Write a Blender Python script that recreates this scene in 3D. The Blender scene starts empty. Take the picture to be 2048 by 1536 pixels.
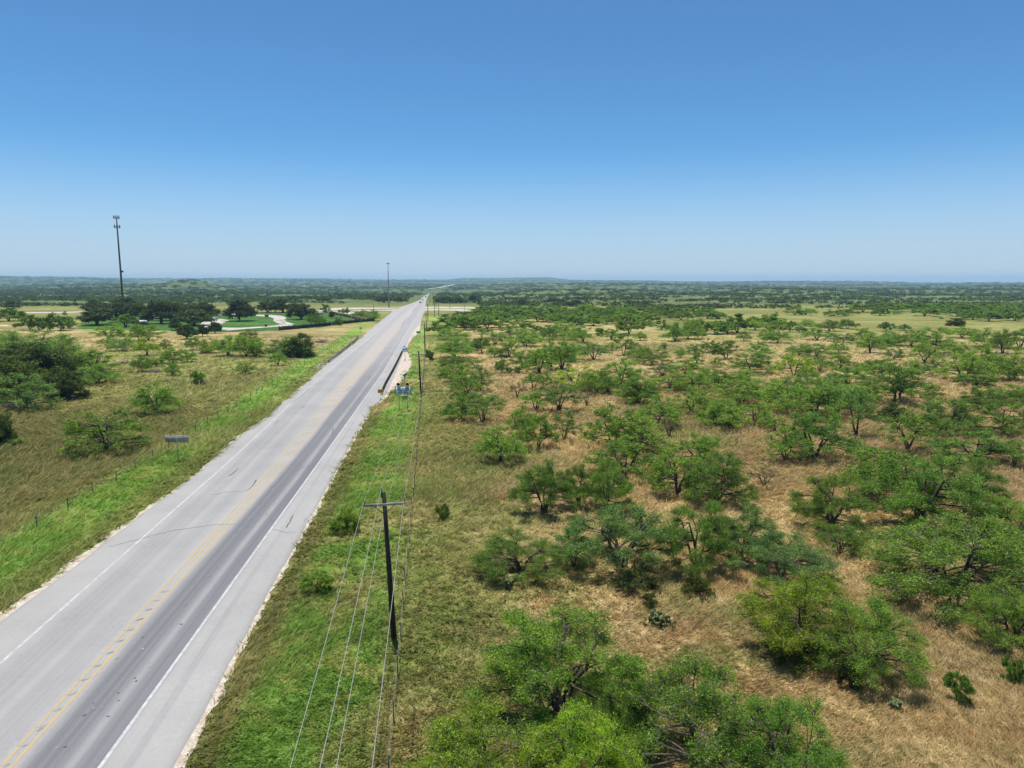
import bpy, math, random
import numpy as np
from mathutils import Vector, Matrix

R = math.radians
scene = bpy.context.scene
COL = scene.collection

# ------------------------------------------------------------------ camera, world, sun, exposure
CAM_H = 20.0
FPX = 1420.0                      # focal length in pixels of the 2048 px wide photograph
PITCH = math.atan(206.0 / FPX)
cd = bpy.data.cameras.new('camera')
cd.sensor_width = 36.0
cd.lens = FPX / 2048.0 * 36.0
cd.clip_start = 0.5
cd.clip_end = 60000.0
cam = bpy.data.objects.new('camera', cd)
COL.objects.link(cam)
cam.location = (0, 0, CAM_H)
cam.rotation_euler = (R(90) - PITCH, 0, 0)
scene.camera = cam

SUN_EL, SUN_AZ = R(79), R(-28)    # azimuth clockwise from +Y (the way the camera looks)
world = bpy.data.worlds.new("World")
scene.world = world
world.use_nodes = True
wn = world.node_tree
bg = wn.nodes['Background']
sky = wn.nodes.new('ShaderNodeTexSky')
sky.sky_type = 'NISHITA'
sky.sun_disc = False
sky.sun_elevation = SUN_EL
sky.sun_rotation = SUN_AZ
sky.altitude = 0
sky.air_density = 0.78
sky.dust_density = 0.0
sky.ozone_density = 10.0
tint = wn.nodes.new('ShaderNodeMix')             # the clear deep blue of that day's air
tint.data_type = 'RGBA'
tint.blend_type = 'MULTIPLY'
tint.inputs[0].default_value = 1.0
tint.inputs[7].default_value = (.86, 1.165, 1.14, 1)
wn.links.new(sky.outputs[0], tint.inputs[6])
tcw = wn.nodes.new('ShaderNodeTexCoord')
sxw = wn.nodes.new('ShaderNodeSeparateXYZ')
wn.links.new(tcw.outputs['Generated'], sxw.inputs[0])
mrw = wn.nodes.new('ShaderNodeMapRange')          # pale dusty air low over the horizon
mrw.interpolation_type = 'SMOOTHSTEP'
mrw.inputs[1].default_value = -.02
mrw.inputs[2].default_value = .185
mrw.inputs[3].default_value = .92
mrw.inputs[4].default_value = 0.0
wn.links.new(sxw.outputs[2], mrw.inputs[0])
low = wn.nodes.new('ShaderNodeMix')
low.data_type = 'RGBA'
wn.links.new(mrw.outputs[0], low.inputs[0])
wn.links.new(tint.outputs[2], low.inputs[6])
low.inputs[7].default_value = (4.5, 5.4, 6.7, 1)
wn.links.new(low.outputs[2], bg.inputs[0])
bg.inputs[1].default_value = 0.078

sd = bpy.data.lights.new('sun', 'SUN')
sd.energy = 3.8
sd.angle = R(0.53)
sd.color = (1.0, 0.95, 0.87)
sun = bpy.data.objects.new('sun', sd)
COL.objects.link(sun)
sdir = Vector((math.sin(SUN_AZ) * math.cos(SUN_EL), math.cos(SUN_AZ) * math.cos(SUN_EL), math.sin(SUN_EL)))
sun.rotation_euler = sdir.to_track_quat('Z', 'Y').to_euler()
sun.location = (0, 0, 120)

scene.view_settings.view_transform = 'Standard'
scene.view_settings.look = 'None'
scene.view_settings.exposure = 0.55
scene.view_settings.gamma = 1.0
try:
    cy = scene.cycles
    cy.use_denoising = True
    cy.denoiser = 'OPENIMAGEDENOISE'
    cy.denoising_input_passes = 'RGB_ALBEDO_NORMAL'
    cy.max_bounces = 5
    cy.diffuse_bounces = 4
    cy.glossy_bounces = 2
    cy.transmission_bounces = 3
    cy.transparent_max_bounces = 4
    cy.volume_bounces = 2
    cy.sample_clamp_indirect = 6.0
except Exception:
    pass

# ------------------------------------------------------------------ terrain and pixel -> ground
CP, SP = math.cos(PITCH), math.sin(PITCH)


def smooth(a, b, v):
    t = np.clip((v - a) / (b - a), 0, 1)
    return t * t * (3 - 2 * t)


def flat(px, py):
    """ground point (z = 0) seen at a pixel of the 2048 x 1536 photograph"""
    x = (px - 1024.0) / FPX
    yc = -(py - 768.0) / FPX
    dy = CP + yc * SP
    dz = -SP + yc * CP
    t = CAM_H / -dz
    return np.array((x * t, dy * t))


HILL = flat(386, 576.5)
RID1 = flat(1120, 584)
RID2 = flat(1580, 583)
RID3 = flat(1250, 583)


def hz(x, y):
    x = np.asarray(x, float)
    y = np.asarray(y, float)
    d = np.hypot(x, y)
    az = x / np.maximum(y, 1.0)
    s = smooth(750, 1900, d)
    z = s * (-7 + 4 * np.sin(x / 390 + 1.3) * np.cos(y / 520) + 2.5 * np.sin(x / 160 + y / 240))
    ridge = smooth(3500, 8600, d) * (36 - 40 * np.clip(az, -.75, .75) + 5 * np.sin(az * 17 + .6) + 2.5 * np.sin(az * 41))
    ridge = ridge * (1 - smooth(9000, 12500, d) * .9)
    z = z + ridge
    z = z + smooth(6500, 8600, d) * 26 * smooth(-.1, -.06, az) * (1 - smooth(.05, .085, az))
    z = z + 6 * smooth(2200, 3000, d) * (1 - smooth(3000, 4200, d)) * (1 + np.sin(az * 9))
    hx, hy = x - HILL[0], y - HILL[1]
    z = z + 18 * np.exp(-(np.abs(hx) / 58) ** 1.9 - (hy / 130) ** 2) + 9 * np.exp(-((hx + 40) / 120) ** 2 - (hy / 200) ** 2)
    for c, a, w in ((RID1, 9, 95), (RID2, 10, 110), (RID3, 7, 70)):
        z = z + a * np.exp(-(((x - c[0]) / w) ** 4) - ((y - c[1]) / 90) ** 2)
    return z


def gp(px, py):
    p = flat(px, py)
    if py > 598:
        return Vector((p[0], p[1], 0.0))
    x = (px - 1024.0) / FPX
    yc = -(py - 768.0) / FPX
    dy, dz = CP + yc * SP, -SP + yc * CP
    ts = np.geomspace(300, 12000, 3000)
    zz = CAM_H + dz * ts - hz(x * ts, dy * ts)
    k = np.argmax(zz < 0) if (zz < 0).any() else len(ts) - 1
    t = ts[k]
    return Vector((x * t, dy * t, float(hz(x * t, dy * t))))


def depth(p, z=0.0):
    return p[1] * CP - (z - CAM_H) * SP


def z_at(p, py):
    """height above which a point over p shows at pixel row py"""
    yc = -(py - 768.0) / FPX
    dy, dz = CP + yc * SP, -SP + yc * CP
    return CAM_H + dz * (p[1] / dy)


def project(p):
    dy, dz = p[1], p[2] - CAM_H
    zc = dy * CP - dz * SP
    yc = dy * SP + dz * CP
    return 1024 + FPX * p[0] / zc, 768 - FPX * yc / zc


class Poly:
    """x as a function of y from pixel points"""
    def __init__(self, pts):
        g = sorted([tuple(flat(*p)) for p in pts], key=lambda q: q[1])
        self.y = np.array([q[1] for q in g])
        self.x = np.array([q[0] for q in g])

    def __call__(self, y):
        y = np.asarray(y, float)
        r = np.interp(y, self.y, self.x)
        lo = self.x[0] + (y - self.y[0]) * (self.x[1] - self.x[0]) / (self.y[1] - self.y[0])
        return np.where(y < self.y[0], lo, r)


EDGE_L = Poly([(0, 1250), (117, 1160), (258, 1051), (332, 995), (402, 942), (465, 884), (500, 858), (535, 834), (584, 791), (623, 757), (641, 741),
               (658, 725), (718, 681), (743, 658), (774, 633), (786, 622), (803, 613.5), (826, 605.8), (840, 600), (849, 590.6), (854, 582), (857, 577.5)])
WHITE_L = Poly([(0, 1330), (445, 936), (507, 879), (575, 814), (650, 748), (733, 681), (785, 638), (800, 626), (813, 614), (830, 606), (842, 600), (850, 590.6), (855, 582), (857.5, 577.5)])
YEL_L = Poly([(4, 1534), (545, 936), (598.5, 870), (619.5, 846), (655, 802), (686, 763.5), (718, 723), (753, 682.6), (781, 654), (807, 628), (820, 616), (835, 606), (845.5, 600), (852, 590.6), (856, 582), (858.2, 577.5)])
YEL_R = Poly([(25, 1534), (564, 936), (623, 868), (648, 837), (684, 793), (716, 756), (734, 735), (760, 705), (797, 660), (818, 631), (826, 618), (838, 607), (847, 600), (852.6, 590.6), (856.3, 582), (858.4, 577.5)])
WHITE_R = Poly([(201, 1536), (631, 936), (678, 870), (727, 801), (763, 750), (793, 700), (815, 662), (829, 640), (840, 620), (846, 610), (850, 600), (854.5, 590.6), (857.3, 582), (859, 577.5)])
EDGE_R = Poly([(348, 1536), (466, 1317), (563, 1143), (636, 1010), (676, 936), (713.6, 867), (727, 842.6), (741, 818), (760, 804), (771, 791.6), (778, 776), (788, 755),
               (802, 719.5), (816, 682.6), (827, 661.5), (839, 647.5), (843, 635), (849, 623), (851, 610.5), (852.5, 600), (856, 590.6), (858, 582), (859.6, 577.5)])
FENCE_R = Poly([(788, 1439), (797, 1335), (810, 1188), (822.5, 1045), (838, 860), (848, 740), (852, 680), (855, 650)])
FENCE_L = Poly([(25, 1084), (90.6, 1049), (187, 991), (300, 922), (419, 850), (482, 812), (542, 769), (600, 735), (650, 703), (700, 668), (740, 640)])

# ------------------------------------------------------------------ materials
MATS = {}


def nodes_of(m):
    m.use_nodes = True
    nt = m.node_tree
    nt.nodes.clear()
    return nt


class NT:
    def __init__(self, name):
        self.m = bpy.data.materials.new(name)
        self.t = nodes_of(self.m)
        self.out = self.t.nodes.new('ShaderNodeOutputMaterial')

    def n(self, kind, **kw):
        nd = self.t.nodes.new(kind)
        for k, v in kw.items():
            setattr(nd, k, v)
        return nd

    def set(self, sock, v):
        if isinstance(v, bpy.types.NodeSocket):
            self.t.links.new(v, sock)
        elif isinstance(v, (tuple, list)) and len(v) == 3 and sock.type == 'RGBA':
            sock.default_value = (*v, 1)
        else:
            sock.default_value = v

    def math(self, op, a, b=0.0, clamp=False):
        nd = self.n('ShaderNodeMath', operation=op, use_clamp=clamp)
        self.set(nd.inputs[0], a)
        self.set(nd.inputs[1], b)
        return nd.outputs[0]

    def ramp(self, v, a, b, lo=0.0, hi=1.0, kind='SMOOTHSTEP'):
        nd = self.n('ShaderNodeMapRange', interpolation_type=kind)
        self.set(nd.inputs[0], v)
        for i, q in enumerate((a, b, lo, hi)):
            nd.inputs[1 + i].default_value = q
        return nd.outputs[0]

    def noise(self, vec, scale, detail=3.0, rough=0.55, dist=0.0):
        nd = self.n('ShaderNodeTexNoise')
        nd.inputs['Scale'].default_value = scale
        nd.inputs['Detail'].default_value = detail
        nd.inputs['Roughness'].default_value = rough
        nd.inputs['Distortion'].default_value = dist
        self.set(nd.inputs['Vector'], vec)
        return nd.outputs[0]

    def mapping(self, vec, scale=(1, 1, 1), rot=(0, 0, 0)):
        nd = self.n('ShaderNodeMapping')
        nd.inputs['Scale'].default_value = scale
        nd.inputs['Rotation'].default_value = rot
        self.set(nd.inputs['Vector'], vec)
        return nd.outputs[0]

    def mix(self, f, a, b, mode='MIX'):
        nd = self.n('ShaderNodeMix', data_type='RGBA', blend_type=mode)
        self.set(nd.inputs[0], f)
        self.set(nd.inputs[6], a)
        self.set(nd.inputs[7], b)
        return nd.outputs[2]

    def attr(self, name):
        nd = self.n('ShaderNodeAttribute', attribute_name=name)
        return nd.outputs['Fac']

    def pos(self):
        return self.n('ShaderNodeNewGeometry').outputs['Position']

    def bsdf(self, col, rough=0.8, metal=0.0, normal=None, spec=0.3):
        nd = self.n('ShaderNodeBsdfPrincipled')
        self.set(nd.inputs['Base Color'], col)
        self.set(nd.inputs['Roughness'], rough)
        nd.inputs['Metallic'].default_value = metal
        nd.inputs['Specular IOR Level'].default_value = spec
        if normal is not None:
            self.set(nd.inputs['Normal'], normal)
        return nd.outputs[0]

    def bump(self, h, strength=0.3, dist=0.05):
        nd = self.n('ShaderNodeBump')
        nd.inputs['Strength'].default_value = strength
        nd.inputs['Distance'].default_value = dist
        self.set(nd.inputs['Height'], h)
        return nd.outputs[0]

    def done(self, sh):
        self.t.links.new(sh, self.out.inputs[0])
        return self.m


def simple(name, col, rough=0.7, metal=0.0, var=0.25, scale=3.0, spec=0.3):
    """plain surface with mottled wear"""
    k = NT(name)
    tc = k.n('ShaderNodeTexCoord').outputs['Object']
    n1 = k.noise(tc, scale, 5, .6)
    n2 = k.noise(tc, scale * 7, 3, .6)
    f = k.math('ADD', k.math('MULTIPLY', n1, .7), k.math('MULTIPLY', n2, .3))
    lo = tuple(c * (1 - var) for c in col)
    hi = tuple(min(1, c * (1 + var)) for c in col)
    c = k.mix(k.ramp(f, .35, .65), lo, hi)
    return k.done(k.bsdf(c, rough, metal, spec=spec))


def cover_colour(k, island=None):
    """land cover: dry grass, olive grass, green verge, mown lawn, bare soil, driven by noise and by where each grows"""
    p = k.pos()
    n0 = k.noise(p, .018, 3, .5)
    n1 = k.noise(p, .07, 5, .6, .6)
    n2 = k.noise(p, .33, 5, .62, .4)
    n3 = k.noise(p, 1.7, 5, .65)
    n4 = k.noise(k.mapping(p, (5.5, 1.3, 1), (0, 0, .5)), 1.0, 4, .6, 1.2)
    n5 = k.noise(p, 11, 3, .7)
    dry, verge, lawn, bare = (k.attr(a) for a in ('dry', 'verge', 'lawn', 'bare'))
    # field
    straw = k.mix(k.ramp(n4, .35, .65), (.235, .168, .066), (.41, .31, .145))
    straw = k.mix(k.ramp(n3, .4, .68), straw, (.50, .39, .205))
    straw = k.mix(k.math('MULTIPLY', k.ramp(n2, .48, .66), .6), straw, (.285, .178, .07))
    olive = k.mix(k.ramp(n3, .35, .65), (.152, .158, .044), (.272, .252, .090))
    olive = k.mix(k.ramp(n2, .45, .65), olive, (.118, .162, .034))
    w = k.math('ADD', k.math('ADD', k.math('MULTIPLY', n1, 1.35), k.math('MULTIPLY', n2, .75)), k.math('MULTIPLY', k.math('SUBTRACT', dry, .5), .9))
    w = k.math('ADD', w, k.math('MULTIPLY', k.math('SUBTRACT', n3, .5), .5))
    field = k.mix(k.ramp(w, .90, 1.25), olive, straw)
    # verge
    vg = k.mix(k.ramp(n3, .35, .65), (.130, .228, .036), (.18, .285, .055))
    vg = k.mix(k.ramp(n2, .47, .62), vg, (.25, .28, .075))
    vg = k.mix(k.math('MULTIPLY', k.ramp(n1, .5, .68), .75), vg, (.31, .25, .11))
    vm = k.math('ADD', verge, k.math('MULTIPLY', k.math('SUBTRACT', n2, .5), .9))
    c = k.mix(k.ramp(vm, .18, .85), field, vg)
    ln = k.mix(k.ramp(n2, .4, .65), (.04, .105, .022), (.075, .145, .03))
    c = k.mix(k.ramp(k.math('ADD', lawn, k.math('MULTIPLY', k.math('SUBTRACT', n2, .5), .35)), .4, .6), c, ln)
    c = k.mix(k.attr('wood'), c, k.mix(k.ramp(n1, .4, .6), (.052, .088, .036), (.11, .145, .058)))
    br = k.mix(k.ramp(n3, .35, .65), (.40, .33, .23), (.52, .45, .34))
    bm = k.math('ADD', bare, k.math('MULTIPLY', k.math('SUBTRACT', n1, .5), 1.6))
    bm = k.math('ADD', bm, k.math('MULTIPLY', k.math('SUBTRACT', n2, .5), .8))
    c = k.mix(k.ramp(bm, .5, .78), c, br)
    nl = k.noise(k.mapping(p, (.010, .055, 1)), 1.0, 5, .65)
    g = k.math('MULTIPLY', k.ramp(n5, .3, .7, .80, 1.48), k.math('MULTIPLY', k.ramp(n0, .3, .7, .82, 1.16), k.ramp(nl, .3, .7, .80, 1.2)))
    if island is not None:
        g = k.math('MULTIPLY', g, island)
    nd = k.n('ShaderNodeMix', data_type='RGBA', blend_type='MULTIPLY')
    nd.inputs[0].default_value = 1
    k.set(nd.inputs[6], c)
    cmb = k.n('ShaderNodeCombineColor')
    for i in range(3):
        k.set(cmb.inputs[i], g)
    k.set(nd.inputs[7], cmb.outputs[0])
    return nd.outputs[2], n3, n5


k = NT('land cover')
c, n3, n5 = cover_colour(k)
hgt = k.math('ADD', k.math('MULTIPLY', n3, .6), k.math('MULTIPLY', n5, .4))
MATS['ground'] = k.done(k.bsdf(c, .95, normal=k.bump(hgt, .9, .25), spec=.05))

k = NT('grass blades')
isl = k.n('ShaderNodeNewGeometry').outputs['Random Per Island']
c, n3, n5 = cover_colour(k, k.ramp(isl, 0, 1, .7, 2.1, 'LINEAR'))
straw_mix = k.math('MULTIPLY', k.math('GREATER_THAN', isl, .72), k.attr('strawy'))
c = k.mix(straw_mix, c, (.42, .33, .18))
d = k.n('ShaderNodeBsdfDiffuse')
k.set(d.inputs[0], c)
tr = k.n('ShaderNodeBsdfTranslucent')
k.set(tr.inputs[0], c)
ms = k.n('ShaderNodeMixShader')
ms.inputs[0].default_value = .45
k.t.links.new(d.outputs[0], ms.inputs[1])
k.t.links.new(tr.outputs[0], ms.inputs[2])
MATS['grass'] = k.done(ms.outputs[0])

k = NT('foliage')
oi = k.n('ShaderNodeObjectInfo')
ge = k.n('ShaderNodeNewGeometry')
isl = ge.outputs['Random Per Island']
tc = k.n('ShaderNodeTexCoord').outputs['Object']
nz = k.noise(tc, 2.3, 4, .65)
v = k.math('MULTIPLY', k.ramp(isl, 0, 1, .45, 1.6, 'LINEAR'), k.ramp(nz, .3, .7, .58, 1.5))
hs = k.n('ShaderNodeHueSaturation')
hs.inputs['Saturation'].default_value = 1.0
k.set(hs.inputs['Hue'], k.ramp(nz, .25, .75, .515, .485))
k.set(hs.inputs['Value'], v)
k.set(hs.inputs['Color'], oi.outputs['Color'])
d = k.n('ShaderNodeBsdfDiffuse')
k.set(d.inputs[0], hs.outputs[0])
tr = k.n('ShaderNodeBsdfTranslucent')
k.set(tr.inputs[0], k.mix(1.0, hs.outputs[0], (1.25, 1.15, .6), 'MULTIPLY'))
gl = k.n('ShaderNodeBsdfGlossy')
gl.inputs['Roughness'].default_value = .45
gl.inputs['Color'].default_value = (.6, .65, .6, 1)
ms = k.n('ShaderNodeMixShader')
ms.inputs[0].default_value = .64
k.t.links.new(d.outputs[0], ms.inputs[1])
k.t.links.new(tr.outputs[0], ms.inputs[2])
m2 = k.n('ShaderNodeMixShader')
m2.inputs[0].default_value = .03
k.t.links.new(ms.outputs[0], m2.inputs[1])
k.t.links.new(gl.outputs[0], m2.inputs[2])
MATS['leaf'] = k.done(m2.outputs[0])

MATS['bark'] = simple('rough bark', (.085, .068, .054), .95, var=.5, scale=4, spec=.05)
MATS['grey_bark'] = simple('weathered grey bark', (.105, .09, .078), .95, var=.4, scale=4, spec=.05)
MATS['creosote'] = simple('creosoted wood', (.032, .022, .016), .8, var=.4, scale=1.5)
MATS['weathered_wood'] = simple('weathered grey wood', (.24, .215, .19), .9, var=.35, scale=2)
MATS['fence_wood'] = simple('brown fence boards', (.105, .08, .06), .9, var=.5, scale=.8)
MATS['dark_wood'] = simple('dark fence boards', (.035, .035, .034), .9, var=.5, scale=.8)
MATS['galv'] = simple('galvanised steel', (.30, .32, .35), .45, .7, var=.2, scale=2)
MATS['rail'] = simple('weathered guardrail steel', (.26, .27, .29), .5, .55, var=.35, scale=1.2)
MATS['post'] = simple('guardrail timber', (.05, .042, .036), .9, var=.4)
MATS['dark_steel'] = simple('dark steel', (.045, .05, .055), .55, .3, var=.3)
MATS['grey_paint'] = simple('grey painted steel', (.22, .23, .25), .6, .1, var=.2)
MATS['alu_back'] = simple('dull aluminium sign back', (.34, .315, .28), .7, .0, var=.25, scale=1.2)
MATS['porcelain'] = simple('pale insulator glaze', (.42, .44, .45), .25, var=.15)
MATS['dark_ins'] = simple('brown insulator glaze', (.05, .04, .04), .3, var=.2)
MATS['wire'] = simple('aluminium conductor', (.40, .40, .38), .55, .25, var=.1)
MATS['barb'] = simple('old fence wire', (.34, .33, .30), .7, .4, var=.3)
MATS['tpost'] = simple('dark green steel post', (.05, .065, .055), .7, .1, var=.35)
MATS['white'] = simple('white paint', (.75, .75, .73), .6, var=.08)
MATS['sign_white'] = simple('sky-tinted white sign sheeting', (.68, .82, .98), .5, var=.08)  # white sheeting; blue of the sky reflected in shade is put into its colour
MATS['sign_blue'] = simple('grey blue sign border', (.12, .20, .28), .5, var=.1)
MATS['sign_ink'] = simple('dark sign lettering', (.012, .02, .045), .5, var=.1)
MATS['sign_green'] = simple('green sign sheeting', (.01, .22, .12), .5, var=.1)
MATS['yellow'] = simple('yellow enamel', (.55, .36, .03), .5, var=.15)
MATS['black'] = simple('black enamel', (.012, .012, .012), .5, var=.2)
MATS['solar'] = simple('solar cell glass', (.10, .14, .22), .12, var=.1, spec=.6)
MATS['roof_metal'] = simple('pale metal roof', (.62, .60, .56), .5, .1, var=.12)
MATS['dark_wall'] = simple('dark corrugated wall', (.05, .055, .06), .7, var=.25)
MATS['cactus'] = simple('cactus skin', (.115, .14, .055), .85, var=.35, scale=5)
MATS['soil'] = simple('red soil', (.42, .215, .14), .95, var=.25, scale=2.5, spec=.05)
MATS['stick'] = simple('bleached dead wood', (.26, .225, .19), .95, var=.3, scale=5)
MATS['car_dark'] = simple('dark car paint', (.03, .033, .04), .25, .2, var=.1, spec=.6)
MATS['car_white'] = simple('white car paint', (.7, .7, .7), .25, var=.05, spec=.6)
MATS['glass'] = simple('car glass', (.02, .025, .03), .08, var=.1, spec=.7)
MATS['tyre'] = simple('tyre rubber', (.02, .02, .02), .9, var=.2)
MATS['lamp_housing'] = simple('pale lamp housing', (.80, .80, .78), .3, var=.05, spec=.6)  # plain pale finish for head and arm, not emissive

# gravel and caliche edge
k = NT('caliche gravel')
p = k.pos()
a = k.noise(p, 1.3, 5, .65)
b = k.noise(p, 9, 4, .7)
c = k.mix(k.ramp(a, .35, .65), (.45, .365, .29), (.62, .57, .48))
c = k.mix(k.ramp(b, .45, .75), c, (.30, .23, .18))
MATS['gravel'] = k.done(k.bsdf(c, .95, normal=k.bump(b, .6, .05), spec=.05))

k = NT('pale concrete drive')
p = k.pos()
a = k.noise(p, .12, 5, .6)
b = k.noise(p, 2, 4, .7)
c = k.mix(k.ramp(a, .35, .65), (.42, .38, .33), (.54, .50, .45))
c = k.mix(k.ramp(b, .4, .7, 0, .3), c, (.33, .30, .26))
MATS['drive'] = k.done(k.bsdf(c, .9, spec=.1))

# asphalt: u runs 0..5 across (edge, white, yellow, yellow, white, edge), v along in metres
k = NT('worn asphalt')
uv = k.n('ShaderNodeUVMap', uv_map='UVMap').outputs[0]
sx = k.n('ShaderNodeSeparateXYZ')
k.set(sx.inputs[0], uv)
u, vv = sx.outputs[0], sx.outputs[1]
p = k.pos()
st = k.noise(k.mapping(uv, (3.0, .035, 1)), 1.0, 5, .6)
st2 = k.noise(k.mapping(uv, (14.0, .02, 1)), 1.0, 3, .6)
bl = k.noise(p, .11, 5, .6)
gr = k.noise(p, 26, 3, .8)
gr2 = k.noise(p, 3.2, 5, .65)
uw = k.math('ADD', u, k.math('MULTIPLY', k.math('SUBTRACT', st, .5), .16))


def band(c0, half, soft):
    d = k.math('ABSOLUTE', k.math('SUBTRACT', uw, c0))
    return k.ramp(d, half, half + soft, 1.0, 0.0)


pale = k.mix(k.ramp(bl, .32, .68), (.308, .296, .282), (.385, .370, .348))
pale = k.mix(k.ramp(gr2, .38, .66), pale, (.345, .338, .328))
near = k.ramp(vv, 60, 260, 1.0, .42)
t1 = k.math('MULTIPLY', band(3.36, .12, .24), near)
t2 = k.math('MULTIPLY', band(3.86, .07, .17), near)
tl = k.math('MULTIPLY', band(1.30, .08, .22), .34)
tl2 = k.math('MULTIPLY', band(1.74, .06, .20), .26)
tm = k.math('MULTIPLY', band(3.62, .02, .25), .28)
sh = k.math('MULTIPLY', band(4.38, .02, .08), .22)
trk = k.math('MAXIMUM', t1, t2)
c = k.mix(k.math('MULTIPLY', trk, k.ramp(st2, .25, .75, .72, 1.0)), pale, (.142, .144, .155))
other = k.math('MAXIMUM', k.math('MAXIMUM', tl, tl2), k.math('MAXIMUM', tm, sh))
c = k.mix(k.math('MULTIPLY', other, k.ramp(st2, .3, .7, .5, 1.0)), c, (.16, .165, .18))
c = k.mix(k.math('MULTIPLY', k.math('SUBTRACT', st2, .45, True), .5), c, (.20, .205, .215))
pink = k.math('MULTIPLY', band(2.5, .38, .25), k.ramp(vv, 95, 150, 0, .75))
c = k.mix(pink, c, (.42, .365, .315))
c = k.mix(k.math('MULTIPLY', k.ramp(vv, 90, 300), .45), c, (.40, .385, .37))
c = k.mix(1.0, c, k.mix(k.ramp(gr, .3, .7), (.86, .86, .86), (1.14, 1.14, 1.14)), 'MULTIPLY')
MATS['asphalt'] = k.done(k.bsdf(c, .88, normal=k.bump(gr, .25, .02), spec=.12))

k = NT('worn yellow paint')
p = k.pos()
w = k.noise(p, 4.0, 5, .7)
c = k.mix(k.ramp(w, .34, .60, .1, .85), (.50, .34, .13), (.38, .33, .24))
MATS['yellow_line'] = k.done(k.bsdf(c, .8, spec=.1))
k = NT('worn white paint')
p = k.pos()
w = k.noise(p, 3.0, 5, .7)
c = k.mix(k.ramp(w, .40, .64, .1, .85), (.52, .52, .51), (.33, .33, .32))
MATS['white_line'] = k.done(k.bsdf(c, .8, spec=.1))
MATS['tar'] = simple('crack sealant tar', (.07, .07, .075), .7, var=.3)
MATS['tar_faint'] = simple('faded tar seal', (.25, .25, .255), .8, var=.3)

# far scrub
k = NT('far scrub')
isl = k.n('ShaderNodeNewGeometry').outputs['Random Per Island']
tone = k.attr('tone')
c = k.mix(tone, (.036, .066, .026), (.108, .165, .048))
g = k.ramp(isl, 0, 1, .6, 1.4, 'LINEAR')
cmb = k.n('ShaderNodeCombineColor')
for i in range(3):
    k.set(cmb.inputs[i], g)
c = k.mix(1.0, c, cmb.outputs[0], 'MULTIPLY')
d = k.n('ShaderNodeBsdfDiffuse')
k.set(d.inputs[0], c)
tr = k.n('ShaderNodeBsdfTranslucent')
k.set(tr.inputs[0], c)
ms = k.n('ShaderNodeMixShader')
ms.inputs[0].default_value = .35
k.t.links.new(d.outputs[0], ms.inputs[1])
k.t.links.new(tr.outputs[0], ms.inputs[2])
MATS['scrub'] = k.done(ms.outputs[0])

# ------------------------------------------------------------------ object helpers


def np_mesh(name, verts, quads=None, tris=None, mat=None, smooth_=False, attrs=None):
    verts = np.asarray(verts, np.float32)
    me = bpy.data.meshes.new(name)
    loops, starts, totals = [], [], []
    s = 0
    if quads is not None and len(quads):
        q = np.asarray(quads, np.int32)
        loops.append(q.ravel())
        starts.append(s + np.arange(len(q)) * 4)
        totals.append(np.full(len(q), 4))
        s += q.size
    if tris is not None and len(tris):
        q = np.asarray(tris, np.int32)
        loops.append(q.ravel())
        starts.append(s + np.arange(len(q)) * 3)
        totals.append(np.full(len(q), 3))
    loops = np.concatenate(loops)
    starts = np.concatenate(starts)
    totals = np.concatenate(totals)
    me.vertices.add(len(verts))
    me.vertices.foreach_set('co', verts.ravel())
    me.loops.add(len(loops))
    me.loops.foreach_set('vertex_index', loops.astype(np.int32))
    me.polygons.add(len(starts))
    me.polygons.foreach_set('loop_start', starts.astype(np.int32))
    me.polygons.foreach_set('loop_total', totals.astype(np.int32))
    if smooth_:
        me.polygons.foreach_set('use_smooth', np.ones(len(starts), bool))
    for a, vals in (attrs or {}).items():
        at = me.attributes.new(a, 'FLOAT', 'POINT')
        at.data.foreach_set('value', np.asarray(vals, np.float32))
    me.update(calc_edges=True)
    if mat is not None:
        me.materials.append(mat)
    return me


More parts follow.
